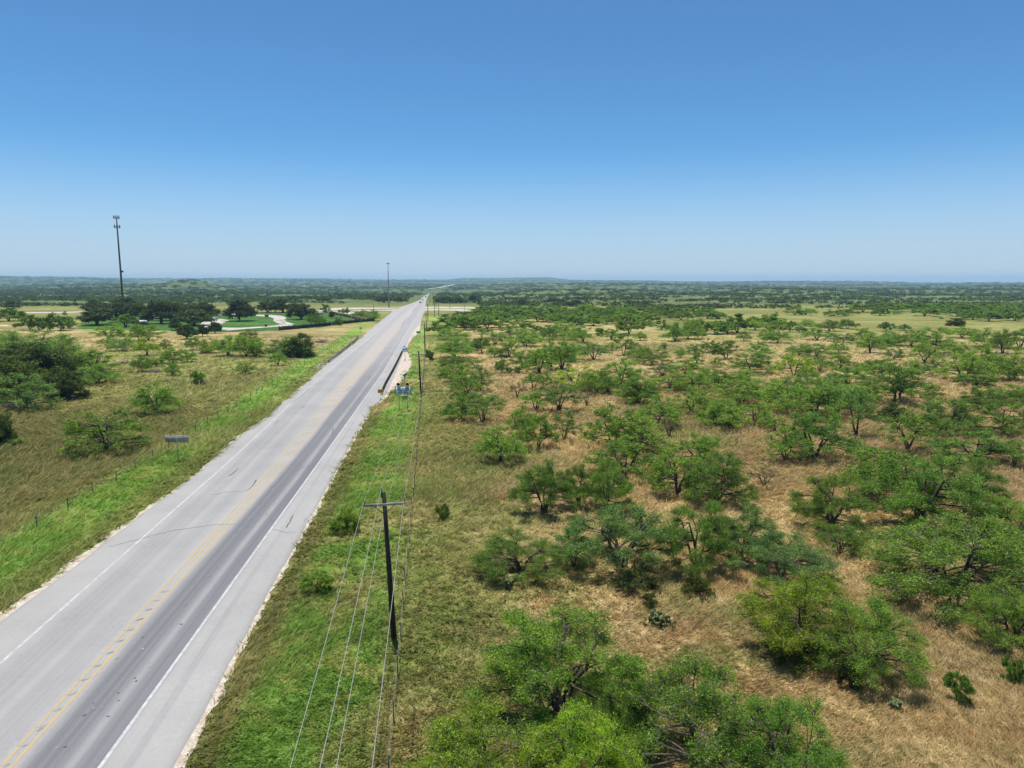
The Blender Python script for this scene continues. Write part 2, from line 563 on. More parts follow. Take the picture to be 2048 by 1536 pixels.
class MB:
    """collects boxes, tubes and sheets into one mesh"""
    def __init__(self):
        self.v, self.q, self.t = [], [], []

    def add(self, verts, quads=(), tris=()):
        o = len(self.v)
        self.v += [tuple(x) for x in verts]
        self.q += [tuple(i + o for i in f) for f in quads]
        self.t += [tuple(i + o for i in f) for f in tris]

    def box(self, c, s, rot=None, bev=0.0):
        hx, hy, hz_ = s[0] / 2, s[1] / 2, s[2] / 2
        b = min(bev, hx * .9, hy * .9)
        if b > 0:
            ring = [(-hx + b, -hy), (hx - b, -hy), (hx, -hy + b), (hx, hy - b), (hx - b, hy), (-hx + b, hy), (-hx, hy - b), (-hx, -hy + b)]
        else:
            ring = [(-hx, -hy), (hx, -hy), (hx, hy), (-hx, hy)]
        n = len(ring)
        vs = [Vector((x, y, -hz_)) for x, y in ring] + [Vector((x, y, hz_)) for x, y in ring]
        if rot is not None:
            vs = [rot @ p for p in vs]
        vs = [p + Vector(c) for p in vs]
        fq = [(i, (i + 1) % n, n + (i + 1) % n, n + i) for i in range(n)]
        if n == 4:
            self.add(vs, fq + [(3, 2, 1, 0), (4, 5, 6, 7)])
        else:
            cb, ct = sum(vs[:n], Vector()) / n, sum(vs[n:], Vector()) / n
            self.add(vs + [cb, ct], fq, [((i + 1) % n, i, 2 * n) for i in range(n)] + [(n + i, n + (i + 1) % n, 2 * n + 1) for i in range(n)])

    def tube(self, pts, rad, n=6, cap=True):
        pts = [Vector(p) for p in pts]
        if not hasattr(rad, '__len__'):
            rad = [rad] * len(pts)
        vs = []
        ref = Vector((0, 0, 1))
        for i, p in enumerate(pts):
            d = (pts[min(i + 1, len(pts) - 1)] - pts[max(i - 1, 0)]).normalized()
            r_ = Vector((1, 0, 0)) if abs(d.dot(ref)) > .95 else ref
            a = d.cross(r_).normalized()
            b = d.cross(a)
            for j in range(n):
                t = 2 * math.pi * j / n
                vs.append(p + (a * math.cos(t) + b * math.sin(t)) * rad[i])
        fq = []
        for i in range(len(pts) - 1):
            for j in range(n):
                fq.append((i * n + j, i * n + (j + 1) % n, (i + 1) * n + (j + 1) % n, (i + 1) * n + j))
        ft = []
        if cap:
            o = len(vs)
            vs += [pts[0], pts[-1]]
            for j in range(n):
                ft.append(((j + 1) % n, j, o))
                ft.append(((len(pts) - 1) * n + j, (len(pts) - 1) * n + (j + 1) % n, o + 1))
        self.add(vs, fq, ft)

    def lathe(self, prof, n=10, c=(0, 0, 0)):
        self.tube_profile([(Vector(c) + Vector((0, 0, z)), r) for r, z in prof], n)

    def tube_profile(self, pr, n):
        vs = []
        for p, r in pr:
            for j in range(n):
                t = 2 * math.pi * j / n
                vs.append(p + Vector((math.cos(t) * r, math.sin(t) * r, 0)))
        fq = []
        for i in range(len(pr) - 1):
            for j in range(n):
                fq.append((i * n + j, i * n + (j + 1) % n, (i + 1) * n + (j + 1) % n, (i + 1) * n + j))
        o = len(vs)
        vs += [pr[0][0], pr[-1][0]]
        ft = [((j + 1) % n, j, o) for j in range(n)] + [((len(pr) - 1) * n + j, (len(pr) - 1) * n + (j + 1) % n, o + 1) for j in range(n)]
        self.add(vs, fq, ft)

    def build(self, name, mat, parent=None, smooth_=False):
        me = np_mesh(name, self.v, self.q, self.t, MATS[mat] if isinstance(mat, str) else mat, smooth_)
        return link(name, me, parent)


def link(name, data, parent=None, loc=None):
    o = bpy.data.objects.new(name, data)
    COL.objects.link(o)
    if parent is not None:
        o.parent = parent
    if loc is not None:
        o.location = loc
    return o


def tag(o, label, cat, group=None, kind=None):
    o['label'] = label
    o['category'] = cat
    if group:
        o['group'] = group
    if kind:
        o['kind'] = kind
    return o


def thing(name, loc, label, cat, group=None, rz=0.0):
    o = bpy.data.objects.new(name, None)
    o.empty_display_size = .3
    COL.objects.link(o)
    o.location = loc
    o.rotation_euler = (0, 0, rz)
    return tag(o, label, cat, group)


def text_mesh(body, size, mat, name):
    cu = bpy.data.curves.new(name, 'FONT')
    cu.body = body
    cu.size = size
    cu.align_x = 'CENTER'
    cu.align_y = 'CENTER'
    cu.extrude = .004
    cu.offset = size * .018
    to = bpy.data.objects.new(name, cu)
    COL.objects.link(to)
    dg = bpy.context.evaluated_depsgraph_get()
    dg.update()
    me = bpy.data.meshes.new_from_object(to.evaluated_get(dg))
    COL.objects.unlink(to)
    bpy.data.objects.remove(to)
    me.materials.clear()
    me.materials.append(MATS[mat])
    return me


# ------------------------------------------------------------------ ground sheet
rng = np.random.default_rng(7)


def spaced(a, b, step, grow, far):
    out = list(np.arange(a, b, step))
    s = step
    while out[-1] < far:
        s *= grow
        out.append(out[-1] + s)
    return out


def inside(poly, x, y):
    r = np.zeros(np.shape(x), bool)
    n = len(poly)
    for i in range(n):
        x0, y0 = poly[i][:2]
        x1, y1 = poly[(i + 1) % n][:2]
        c = (y0 > y) != (y1 > y)
        r ^= c & (x < (x1 - x0) * (y - y0) / ((y1 - y0) if y1 != y0 else 1e-9) + x0)
    return r


LAWN = [gp(*q) for q in [(150, 658), (175, 640), (200, 630), (330, 625), (430, 626), (520, 625), (600, 624), (655, 626), (700, 636), (738, 643),
                         (690, 648), (640, 655), (560, 661), (470, 664), (380, 664), (300, 660), (220, 660)]]
LAWN = [(p.x, p.y) for p in LAWN]


def cover(x, y):
    """what grows where: dryness, verge, lawn, bare ground"""
    x = np.asarray(x, float)
    y = np.asarray(y, float)
    el, er, fl, fr = EDGE_L(y), EDGE_R(y), FENCE_L(y), FENCE_R(y)
    d = np.hypot(x, y)
    near = 1 - smooth(300, 520, y)
    vr = smooth(0.4, 2.0, x - er) * (1 - smooth(-1.2, 2.2, x - fr)) * near
    vr = vr * (1 - .55 * (1 - smooth(1.0, 3.0, x - er)))
    vr = np.maximum(vr, .34 * (1 - smooth(2, 9, x - fr)) * (x > er) * near)
    vr = vr * (1 - .5 * np.exp(-((x - fr + .5) / 1.1) ** 2))
    t = (el - x)
    vl = (np.exp(-((t - 6.2) / 2.6) ** 2) * .95 + .42 * (1 - smooth(3, 9, t)) * (t > 0)) * near
    verge = np.where(x > er, vr, np.where(x < el, vl, 0))
    dry = np.where(x > 0, .62, .25)
    dry = np.where((x > er), .33 + .31 * smooth(4, 15, x - fr), dry)
    dry = np.where(x < el, .25 - .16 * np.exp(-((t - 2) / 2.0) ** 2), dry)
    dry = dry + .12 * np.exp(-((x - fr + .4) / 1.2) ** 2) * (y < 330)
    dry = dry - .16 * smooth(130, 280, y) * (x > 0)
    # drier hay strip before the lawn, greener meadow far right
    hay = ((x < el) & (y > 190) & (y < 330))
    dry = np.where(hay, .34 + .22 * smooth(190, 235, y), dry)
    dry = dry - .18 * smooth(250, 330, y) * (x > 60) * (1 - smooth(800, 1000, y))
    dry = np.where(y > 420, .22, dry)
    lawn = inside(LAWN, x, y).astype(float)
    bare = .03 + .10 * smooth(420, 620, y) * (1 - smooth(1200, 1700, y)) - .3 * smooth(1300, 1900, y)
    px = 1024 + FPX * x / np.maximum(depth((0, y)), 1)
    bare = bare + .20 * (x > 0) * smooth(640, 760, y) * (1 - smooth(1050, 1250, y))
    bare = np.where(y < 330, .06, bare) + .16 * smooth(330, 400, y) * (1 - smooth(560, 640, y)) * (x > 40)
    wood = np.maximum(smooth(1000, 1500, d) * .92, .7 * smooth(520, 680, y))
    return dry, verge, lawn, bare, wood


ys = spaced(8, 130, .8, 1.022, 10300)
xp = spaced(0, 80, .8, 1.03, 11000)
xs = [-v_ for v_ in xp[:0:-1]] + xp
X, Y = np.meshgrid(np.array(xs), np.array(ys))
dd = np.hypot(X, Y)
Z = hz(X, Y) + .05 * np.sin(X * .9 + np.sin(Y * .7)) * np.cos(Y * .8) * (dd < 400)
onroad = (X > EDGE_L(Y) - 1.6) & (X < EDGE_R(Y) + 1.6)
Z = np.where(onroad & (Y < 700), -.035, Z)
V = np.stack([X.ravel(), Y.ravel(), Z.ravel()], 1)
nx, ny = len(xs), len(ys)
I = np.arange(nx * ny).reshape(ny, nx)
Q = np.stack([I[:-1, :-1].ravel(), I[:-1, 1:].ravel(), I[1:, 1:].ravel(), I[1:, :-1].ravel()], 1)
dry, verge, lawn, bare, wood = cover(V[:, 0], V[:, 1])
me = np_mesh('ground', V, Q, None, MATS['ground'], True, dict(dry=dry, verge=verge, lawn=lawn, bare=bare, wood=wood))
tag(link('ground', me), 'grassy plain with tan dry patches reaching to the horizon', 'ground', kind='structure')

# ------------------------------------------------------------------ highway
ROAD_Z = .07


def road_ys():
    out, y_ = [], 8.0
    while y_ < 1750:
        out.append(y_)
        y_ += max(1.0, y_ * .018)
    return np.array(out)


RY = road_ys()
lines = [EDGE_L, WHITE_L, YEL_L, YEL_R, WHITE_R, EDGE_R]
cols = []
for i, L in enumerate(lines):
    cols.append(L(RY))
jit = np.interp(RY, np.arange(8, 1750, 1.7), rng.normal(0, .045, len(np.arange(8, 1750, 1.7))))
cols[0] = cols[0] + jit * 1.6
cols[-1] = cols[-1] + np.roll(jit, 5)
SUB = 6
xs_, us_ = [], []
for i in range(5):
    for s in range(SUB):
        f = s / SUB
        xs_.append(cols[i] * (1 - f) + cols[i + 1] * f)
        us_.append(i + f)
xs_.append(cols[5])
us_.append(5.0)
nx_ = len(xs_)
rv, ruv = [], []
for j, y_ in enumerate(RY):
    for i in range(nx_):
        x_ = xs_[i][j]
        rv.append((x_, y_, float(hz(x_, y_)) + ROAD_Z + (.25 if y_ > 900 else 0)))
        ruv.append((us_[i], y_))
nr = len(RY)
rq = []
for j in range(nr - 1):
    for i in range(nx_ - 1):
        rq.append((j * nx_ + i, j * nx_ + i + 1, (j + 1) * nx_ + i + 1, (j + 1) * nx_ + i))
# skirts down to the ground on both edges
o = len(rv)
for j, y_ in enumerate(RY):
    for i, dx in ((0, -.06), (nx_ - 1, .06)):
        v0 = rv[j * nx_ + i]
        rv.append((v0[0] + dx, v0[1], v0[2] - .16))
        ruv.append((3.4, y_))
for j in range(nr - 1):
    rq.append((o + 2 * j, j * nx_, (j + 1) * nx_, o + 2 * j + 2))
    rq.append((j * nx_ + nx_ - 1, o + 2 * j + 1, o + 2 * j + 3, (j + 1) * nx_ + nx_ - 1))
me = np_mesh('highway', rv, rq, None, MATS['asphalt'], False)
uvl = me.uv_layers.new(name='UVMap')
vi = np.zeros(len(me.loops), np.int32)
me.loops.foreach_get('vertex_index', vi)
uvl.data.foreach_set('uv', np.asarray(ruv, np.float32)[vi].ravel())
highway = tag(link('highway', me), 'pale worn asphalt highway with yellow centre lines running to the horizon', 'road', kind='structure')


def ribbon(mb, fx, y0, y1, w, z=ROAD_Z + .008, dx=0.0, step=1.0, wob=0.0):
    y_, first = y0, True
    vs = []
    while True:
        x_ = float(fx(y_)) + dx + (random.gauss(0, wob) if wob else 0)
        zz = float(hz(x_, y_)) + z + (.27 if y_ > 900 else 0)
        vs += [(x_ - w / 2, y_, zz), (x_ + w / 2, y_, zz)]
        if y_ >= y1:
            break
        y_ = min(y1, y_ + max(step, y_ * .012 * step))
    mb.add(vs, [(2 * i, 2 * i + 1, 2 * i + 3, 2 * i + 2) for i in range(len(vs) // 2 - 1)])


random.seed(3)
yl = MB()
Y936 = flat(0, 936)[1]
Y1130 = flat(0, 1130)[1]
ribbon(yl, YEL_R, 9, flat(0, 606)[1], .17)
ribbon(yl, YEL_L, Y1130, flat(0, 606)[1], .17)
y_ = 9.0
while y_ < Y1130:                                   # the near left line is broken up and patched
    ribbon(yl, YEL_L, y_, min(Y1130, y_ + 1.15), .16, dx=random.uniform(-.05, .05), step=.6)
    y_ += 1.28
ribbon(yl, lambda q: (YEL_L(q) + YEL_R(q)) / 2, Y1130, Y936 + 2, .10)
y_ = Y936 + 6
while y_ < flat(0, 735)[1]:                         # hatching of the flush median
    a, b = (float(YEL_L(y_)), y_), (float(YEL_R(y_ + 1.6)), y_ + 1.6)
    yl.add([(a[0], a[1], ROAD_Z + .012), (b[0], b[1], ROAD_Z + .012), (b[0], b[1] + .6, ROAD_Z + .012), (a[0], a[1] + .6, ROAD_Z + .012)], [(0, 1, 2, 3)])
    y_ += 5.2
yl.build('yellow_markings', 'yellow_line', highway)
wl = MB()
ribbon(wl, WHITE_L, 9, flat(0, 640)[1], .17)
ribbon(wl, WHITE_R, 9, flat(0, 624)[1], .17)
for (xa, ya), (xb, yb) in (((780, 640), (795, 627)), ((800, 655), (826, 622)), ((824, 618), (812, 635))):
    pa, pb = gp(xa, ya), gp(xb, yb)
    if pa.y > pb.y:
        pa, pb = pb, pa
    ribbon(wl, lambda q: pa.x + (pb.x - pa.x) * (q - pa.y) / (pb.y - pa.y), pa.y, pb.y, .35)
for (xa, ya), (xb, yb) in (((727, 680), (735, 681.5)),):
    pa, pb = gp(xa, ya), gp(xb, yb)
    wl.add([(pa.x, pa.y - .4, ROAD_Z + .013), (pb.x, pb.y - .4, ROAD_Z + .013), (pb.x, pb.y + 1.0, ROAD_Z + .013), (pa.x, pa.y + 1.0, ROAD_Z + .013)], [(0, 1, 2, 3)])
wl.build('white_markings', 'white_line', highway)


def crack(mb, pts, w):
    g = [gp(*q) for q in pts]
    fine = []
    for a, b in zip(g[:-1], g[1:]):
        n = max(2, int((b - a).length / .5))
        for i in range(n):
            fine.append(a.lerp(b, i / n) + Vector((random.gauss(0, .05), random.gauss(0, .05), 0)))
    fine.append(g[-1])
    vs = []
    for i, p_ in enumerate(fine):
        d = (fine[min(i + 1, len(fine) - 1)] - fine[max(i - 1, 0)]).normalized()
        s = Vector((-d.y, d.x, 0)) * w * random.uniform(.5, 1.3) / 2
        vs += [(p_.x - s.x, p_.y - s.y, ROAD_Z + .017), (p_.x + s.x, p_.y + s.y, ROAD_Z + .017)]
    mb.add(vs, [(2 * i, 2 * i + 1, 2 * i + 3, 2 * i + 2) for i in range(len(fine) - 1)])


tb = MB()
for pts in ([(572, 1057), (578, 1046), (586, 1032)], [(459, 953), (476, 938)], [(495, 982), (506, 972), (513, 961)], [(582, 807), (600, 794), (621, 776)],
            [(546, 850), (558, 841)], [(663, 869), (668, 857)], [(735, 760), (741, 753)], [(604, 817), (610, 812)], [(692, 781), (704, 774)]):
    crack(tb, pts, .09)


def spot(mb, x_, y_, a, b, z):
    n = 9
    an = random.uniform(0, 3)
    vs = [(x_, y_, z)]
    for i in range(n):
        t = 2 * math.pi * i / n
        r_ = random.uniform(.6, 1.2)
        u_, w_ = a * r_ * math.cos(t), b * r_ * math.sin(t)
        vs.append((x_ + u_ * math.cos(an) - w_ * math.sin(an), y_ + u_ * math.sin(an) + w_ * math.cos(an), z))
    mb.add(vs, [], [(0, 1 + i, 1 + (i + 1) % n) for i in range(n)])


for i in range(64):
    y_ = 14 + 130 * random.random() ** 1.3
    f = random.gauss(.48, .16) if random.random() < .75 else random.uniform(-1.8, 1.3)
    x_ = float(YEL_R(y_)) + f * float(WHITE_R(y_) - YEL_R(y_))
    if EDGE_L(y_) + .5 < x_ < EDGE_R(y_) - .5:
        spot(tb, x_, y_, random.uniform(.03, .10), random.uniform(.025, .07), ROAD_Z + .016)
tb.build('tar_patches', 'tar', highway)
tf = MB()
for pts in ([(219, 1096), (280, 1079), (340, 1064), (420, 1052), (500, 1049)], [(420, 991), (450, 986), (495, 983)], [(548, 1060), (575, 1067), (590, 1066)],
            [(590, 940), (640, 930)], [(520, 900), (560, 893)], [(620, 770), (660, 769)], [(705, 1010), (650, 1020)][:1] + [(660, 1012)]):
    crack(tf, pts, .06)
for i in range(60):
    y_ = 14 + 60 * random.random()
    x_ = float(YEL_R(y_)) + random.gauss(.45, .2) * float(WHITE_R(y_) - YEL_R(y_))
    spot(tf, x_, y_, random.uniform(.05, .2), random.uniform(.03, .08), ROAD_Z + .0145)
y_ = 14.0
while y_ < 44:                                      # ghosts of ground-off ladder marks between the yellow lines
    x0, x1 = float(YEL_L(y_)) + .15, float(YEL_R(y_)) - .1
    tf.add([(x0, y_, ROAD_Z + .0105), (x1, y_ + .2, ROAD_Z + .0105), (x1, y_ + .42, ROAD_Z + .0105), (x0, y_ + .22, ROAD_Z + .0105)], [(0, 1, 2, 3)])
    y_ += 1.28
tf.build('faded_seals', 'tar_faint', highway)

# caliche shoulders


def strip(name, fin, fout, y0, y1, z, mat, label, rough=.25, step=.7):
    vs = []
    y_ = y0
    ph = random.uniform(0, 9)
    while y_ < y1:
        xo = float(fout(y_)) + rough * (math.sin(y_ * .9 + ph) * .5 + random.gauss(0, .6))
        xi = float(fin(y_))
        for f in (0, .5, 1):
            vs.append((xi + (xo - xi) * f, y_, z + .05 * (1 - f)))
        y_ += max(step, y_ * .01)
    n = len(vs) // 3
    mb = MB()
    fl_ = float(fout(60)) < float(fin(60))
    for j in range(n - 1):
        pass
    mb.add(vs, [((3 * j + i), (3 * j + i + 1), (3 * j + i + 4), (3 * j + i + 3)) if not fl_ else ((3 * j + i + 1), (3 * j + i), (3 * j + i + 3), (3 * j + i + 4)) for j in range(n - 1) for i in (0, 1)])
    return tag(mb.build(name, mat), label, 'road shoulder', kind='structure')


def bulge(y, a, b, amp):
    return amp * np.exp(-((y - a) / b) ** 2)


strip('gravel_shoulder', lambda q: EDGE_L(q) + .25, lambda q: EDGE_L(q) - .2 - .7 * (1 - smooth(44, 74, q)), 10, 420, .012, 'gravel', 'pale crumbling caliche shoulder beside the near left edge of the highway', .2)
strip('gravel_shoulder', lambda q: EDGE_R(q) - .25, lambda q: EDGE_R(q) + .22 + .36 * (1 - smooth(20, 42, q)) + bulge(q, 172, 26, 2.7) + bulge(q, 285, 40, 2.2) + bulge(q, 142, 14, .9), 10, 520, .012, 'gravel',
      'pinkish caliche shoulder along the right edge of the highway', .13)
sb = MB()
cpt = gp(761, 815)
vs = [(cpt.x, cpt.y, .05)]
for i in range(22):
    t = 2 * math.pi * i / 22
    r_ = random.uniform(.8, 1.15)
    vs.append((cpt.x + .1 + 1.25 * r_ * math.cos(t), cpt.y + 4.6 * r_ * math.sin(t), .03))
sb.add(vs, [], [(0, 1 + i, 1 + (i + 1) % 22) for i in range(22)])
tag(sb.build('soil_patch', 'soil'), 'patch of bare red soil where the road edge widens before the guardrail', 'soil', kind='structure')


def sheet(name, pix, mat, label, cat, z=.02, smooth_n=0):
    g = [gp(*q) for q in pix]
    pts = []
    for a, b in zip(g, g[1:] + g[:1]):
        for i in range(4):
            pts.append(a.lerp(b, i / 4))
    import mathutils
    tess = mathutils.geometry.tessellate_polygon([[Vector((p_.x, p_.y, 0)) for p_ in pts]])
    vs = [(p_.x, p_.y, p_.z + z) for p_ in pts]
    tris = []
    for t in tess:
        a, b, c_ = (Vector(vs[i]) for i in t)
        tris.append(t if (b - a).cross(c_ - a).z > 0 else (t[0], t[2], t[1]))
    me_ = np_mesh(name, vs, None, tris, MATS[mat])
    return tag(link(name, me_), label, cat, kind='structure')


sheet('driveway', [(509, 629), (545, 630), (565, 632), (573, 635.5), (569, 640), (574, 644), (590, 648.6), (583, 651), (563, 653), (510, 656.5), (456, 661), (440, 659), (446, 655), (480, 655.5),
                   (530, 652.5), (556, 650), (561, 648), (552, 645), (546, 641), (548, 637), (540, 634), (509, 631.5)], 'drive', 'pale curving park driveway through the green lawn', 'driveway')
sheet('driveway', [(424, 634.5), (440, 637), (458, 640.5), (450, 645), (443, 648), (425, 652), (408, 655), (398, 652), (404, 645), (412, 640)], 'drive', 'pale widening drive beside the oak clump', 'driveway', z=.024)
sheet('side_road', [(432, 629), (470, 628.2), (512, 628.6), (512, 630.6), (470, 630), (432, 630.8)], 'drive', 'thin pale lane behind the large lone oak on the lawn', 'road')
sheet('side_road', [(640, 617.5), (690, 615.2), (798, 615.6), (790, 617.4), (700, 618.5), (664, 620.5)], 'drive', 'pale cross road joining the highway from the left, farther lane', 'road')
sheet('side_road', [(700, 621.2), (785, 619.3), (798, 617.6), (790, 622), (760, 621.4), (720, 623)], 'drive', 'pale cross road joining the highway from the left, nearer lane', 'road', z=.028)
sheet('parking_area', [(618, 622.5), (660, 622), (722, 625.4), (704, 628.5), (660, 627)], 'drive', 'pale paved lot beyond the brown board fence', 'paving', z=.026)
sheet('side_road', [(848, 613.6), (880, 613.4), (930, 613.9), (1010, 616.5), (1100, 618), (1100, 619.5), (1000, 618.5), (930, 616.8), (880, 616.4), (849, 617)], 'drive', 'pale cross road leaving the highway to the right, farther lane', 'road')
sheet('side_road', [(846, 618.2), (880, 618), (930, 619), (950, 621), (945, 624), (925, 622.3), (880, 620.5), (846, 621.4)], 'drive', 'pale cross road leaving the highway to the right, nearer lane', 'road', z=.028)
sheet('far_lane', [(44, 624.2), (120, 624), (165, 622.5), (165, 624.5), (120, 626.3), (44, 626.6)], 'drive', 'thin pale lane behind the left row of trees', 'road')
sheet('dirt_clearing', [(0, 650.5), (16, 649.8), (17, 652), (0, 652.6)], 'gravel', 'small pale bare strip at the left edge of the meadow', 'soil')
# far highway leg climbing to the right
mb = MB()
far = [gp(*q) for q in [(858.5, 579), (864, 578), (872, 577.3), (880, 576.2), (890, 574.2), (900, 571.8), (908, 570)]]
FARLEG = far
vs = []
for i, p_ in enumerate(far):
    w_ = 5.5 + .7 * i
    d = (far[min(i + 1, len(far) - 1)] - far[max(i - 1, 0)])
    d.z = 0
    d.normalize()
    s = Vector((d.y, -d.x, 0)) * w_
    for q in (p_ - s, p_ + s):
        vs.append((q.x, q.y, float(hz(q.x, q.y)) + 2.2))
mb.add(vs, [(2 * i, 2 * i + 1, 2 * i + 3, 2 * i + 2) for i in range(len(far) - 1)])
tag(mb.build('far_highway', 'drive'), 'distant pale leg of the highway bending right through the scrub', 'road', kind='structure')

# ------------------------------------------------------------------ grass blades near the camera (stuff)


def grass_patch(n, pyr, seed, hmul, wmul):
    r_ = np.random.default_rng(seed)
    py = pyr[0] + (pyr[1] - pyr[0]) * r_.random(n)
    px = r_.uniform(-250, 2300, n)
    x = (px - 1024) / FPX
    yc = -(py - 768) / FPX
    t = CAM_H / (SP - yc * CP)
    gx, gy = x * t, (CP + yc * SP) * t
    keep = (gx < EDGE_L(gy) - .2) | (gx > EDGE_R(gy) + .2)
    keep &= ~((gx > EDGE_R(gy)) & (gx < EDGE_R(gy) + .18 + .32 * (1 - smooth(20, 42, gy)) + bulge(gy, 172, 26, 2.7) + bulge(gy, 142, 14, .9)) & (r_.random(n) < .93))
    keep &= ~((gx < EDGE_L(gy)) & (gx > EDGE_L(gy) - .2 - .6 * (1 - smooth(44, 74, gy))) & (r_.random(n) < .93))
    gx, gy = gx[keep], gy[keep]
    n = len(gx)
    B = 6
    dist = np.hypot(gx, gy)
    tall = 1 + .45 * np.sin(gx * .21 + 2 * np.sin(gy * .13)) * np.cos(gy * .17)
    ok = .55 + .45 * tall
    sc = hmul * np.clip(dist / 45, .75, 2.2)
    sw = np.sin(gx * .11 + 1.7 * np.cos(gy * .09)) * 1.3 + .6 * np.cos(gx * .31 - gy * .23)  # lodging direction
    ang = np.repeat(sw, B) + r_.normal(0, .9, n * B)
    bx = np.repeat(gx, B) + r_.normal(0, .14, n * B) * np.repeat(sc, B)
    by = np.repeat(gy, B) + r_.normal(0, .14, n * B) * np.repeat(sc, B)
    h = np.repeat(ok * sc, B) * r_.uniform(.12, .40, n * B)
    lean = r_.uniform(.9, 2.6, n * B) * h
    w = wmul * np.repeat(np.clip(dist / 45, .8, 3.0), B) * r_.uniform(.022, .055, n * B)
    wa = r_.uniform(0, 2 * np.pi, n * B)
    dx, dy = np.cos(wa) * w, np.sin(wa) * w
    v = np.zeros((n * B, 3, 3), np.float32)
    v[:, 0] = np.stack([bx - dx, by - dy, np.full(n * B, -.02)], 1)
    v[:, 1] = np.stack([bx + dx, by + dy, np.full(n * B, -.02)], 1)
    v[:, 2] = np.stack([bx + np.cos(ang) * lean, by + np.sin(ang) * lean, h], 1)
    return v.reshape(-1, 3), np.repeat(gx, B * 3), np.repeat(gy, B * 3)


parts_ = [grass_patch(52000, (1000, 1600), 1, 1.0, 1.0), grass_patch(46000, (760, 1000), 2, .9, 1.0), grass_patch(16000, (672, 760), 5, .7, .9)]
gv = np.concatenate([q[0] for q in parts_])
gx, gy = np.concatenate([q[1] for q in parts_]), np.concatenate([q[2] for q in parts_])
dry, verge, lawn, bare, wood = cover(gx, gy)
me = np_mesh('grass', gv, None, np.arange(len(gv)).reshape(-1, 3), MATS['grass'], False, dict(dry=dry, verge=verge, lawn=lawn, bare=bare * 0, strawy=np.clip(1 - verge * 1.1, 0.1, 1) * .8))
tag(link('grass', me), 'tufts of tan and green grass covering the fields and verges', 'grass', kind='stuff')

# ------------------------------------------------------------------ trees


def bez(a, b, c, n):
    return [a * (1 - t) ** 2 + b * 2 * t * (1 - t) + c * t * t for t in [i / n for i in range(n + 1)]]


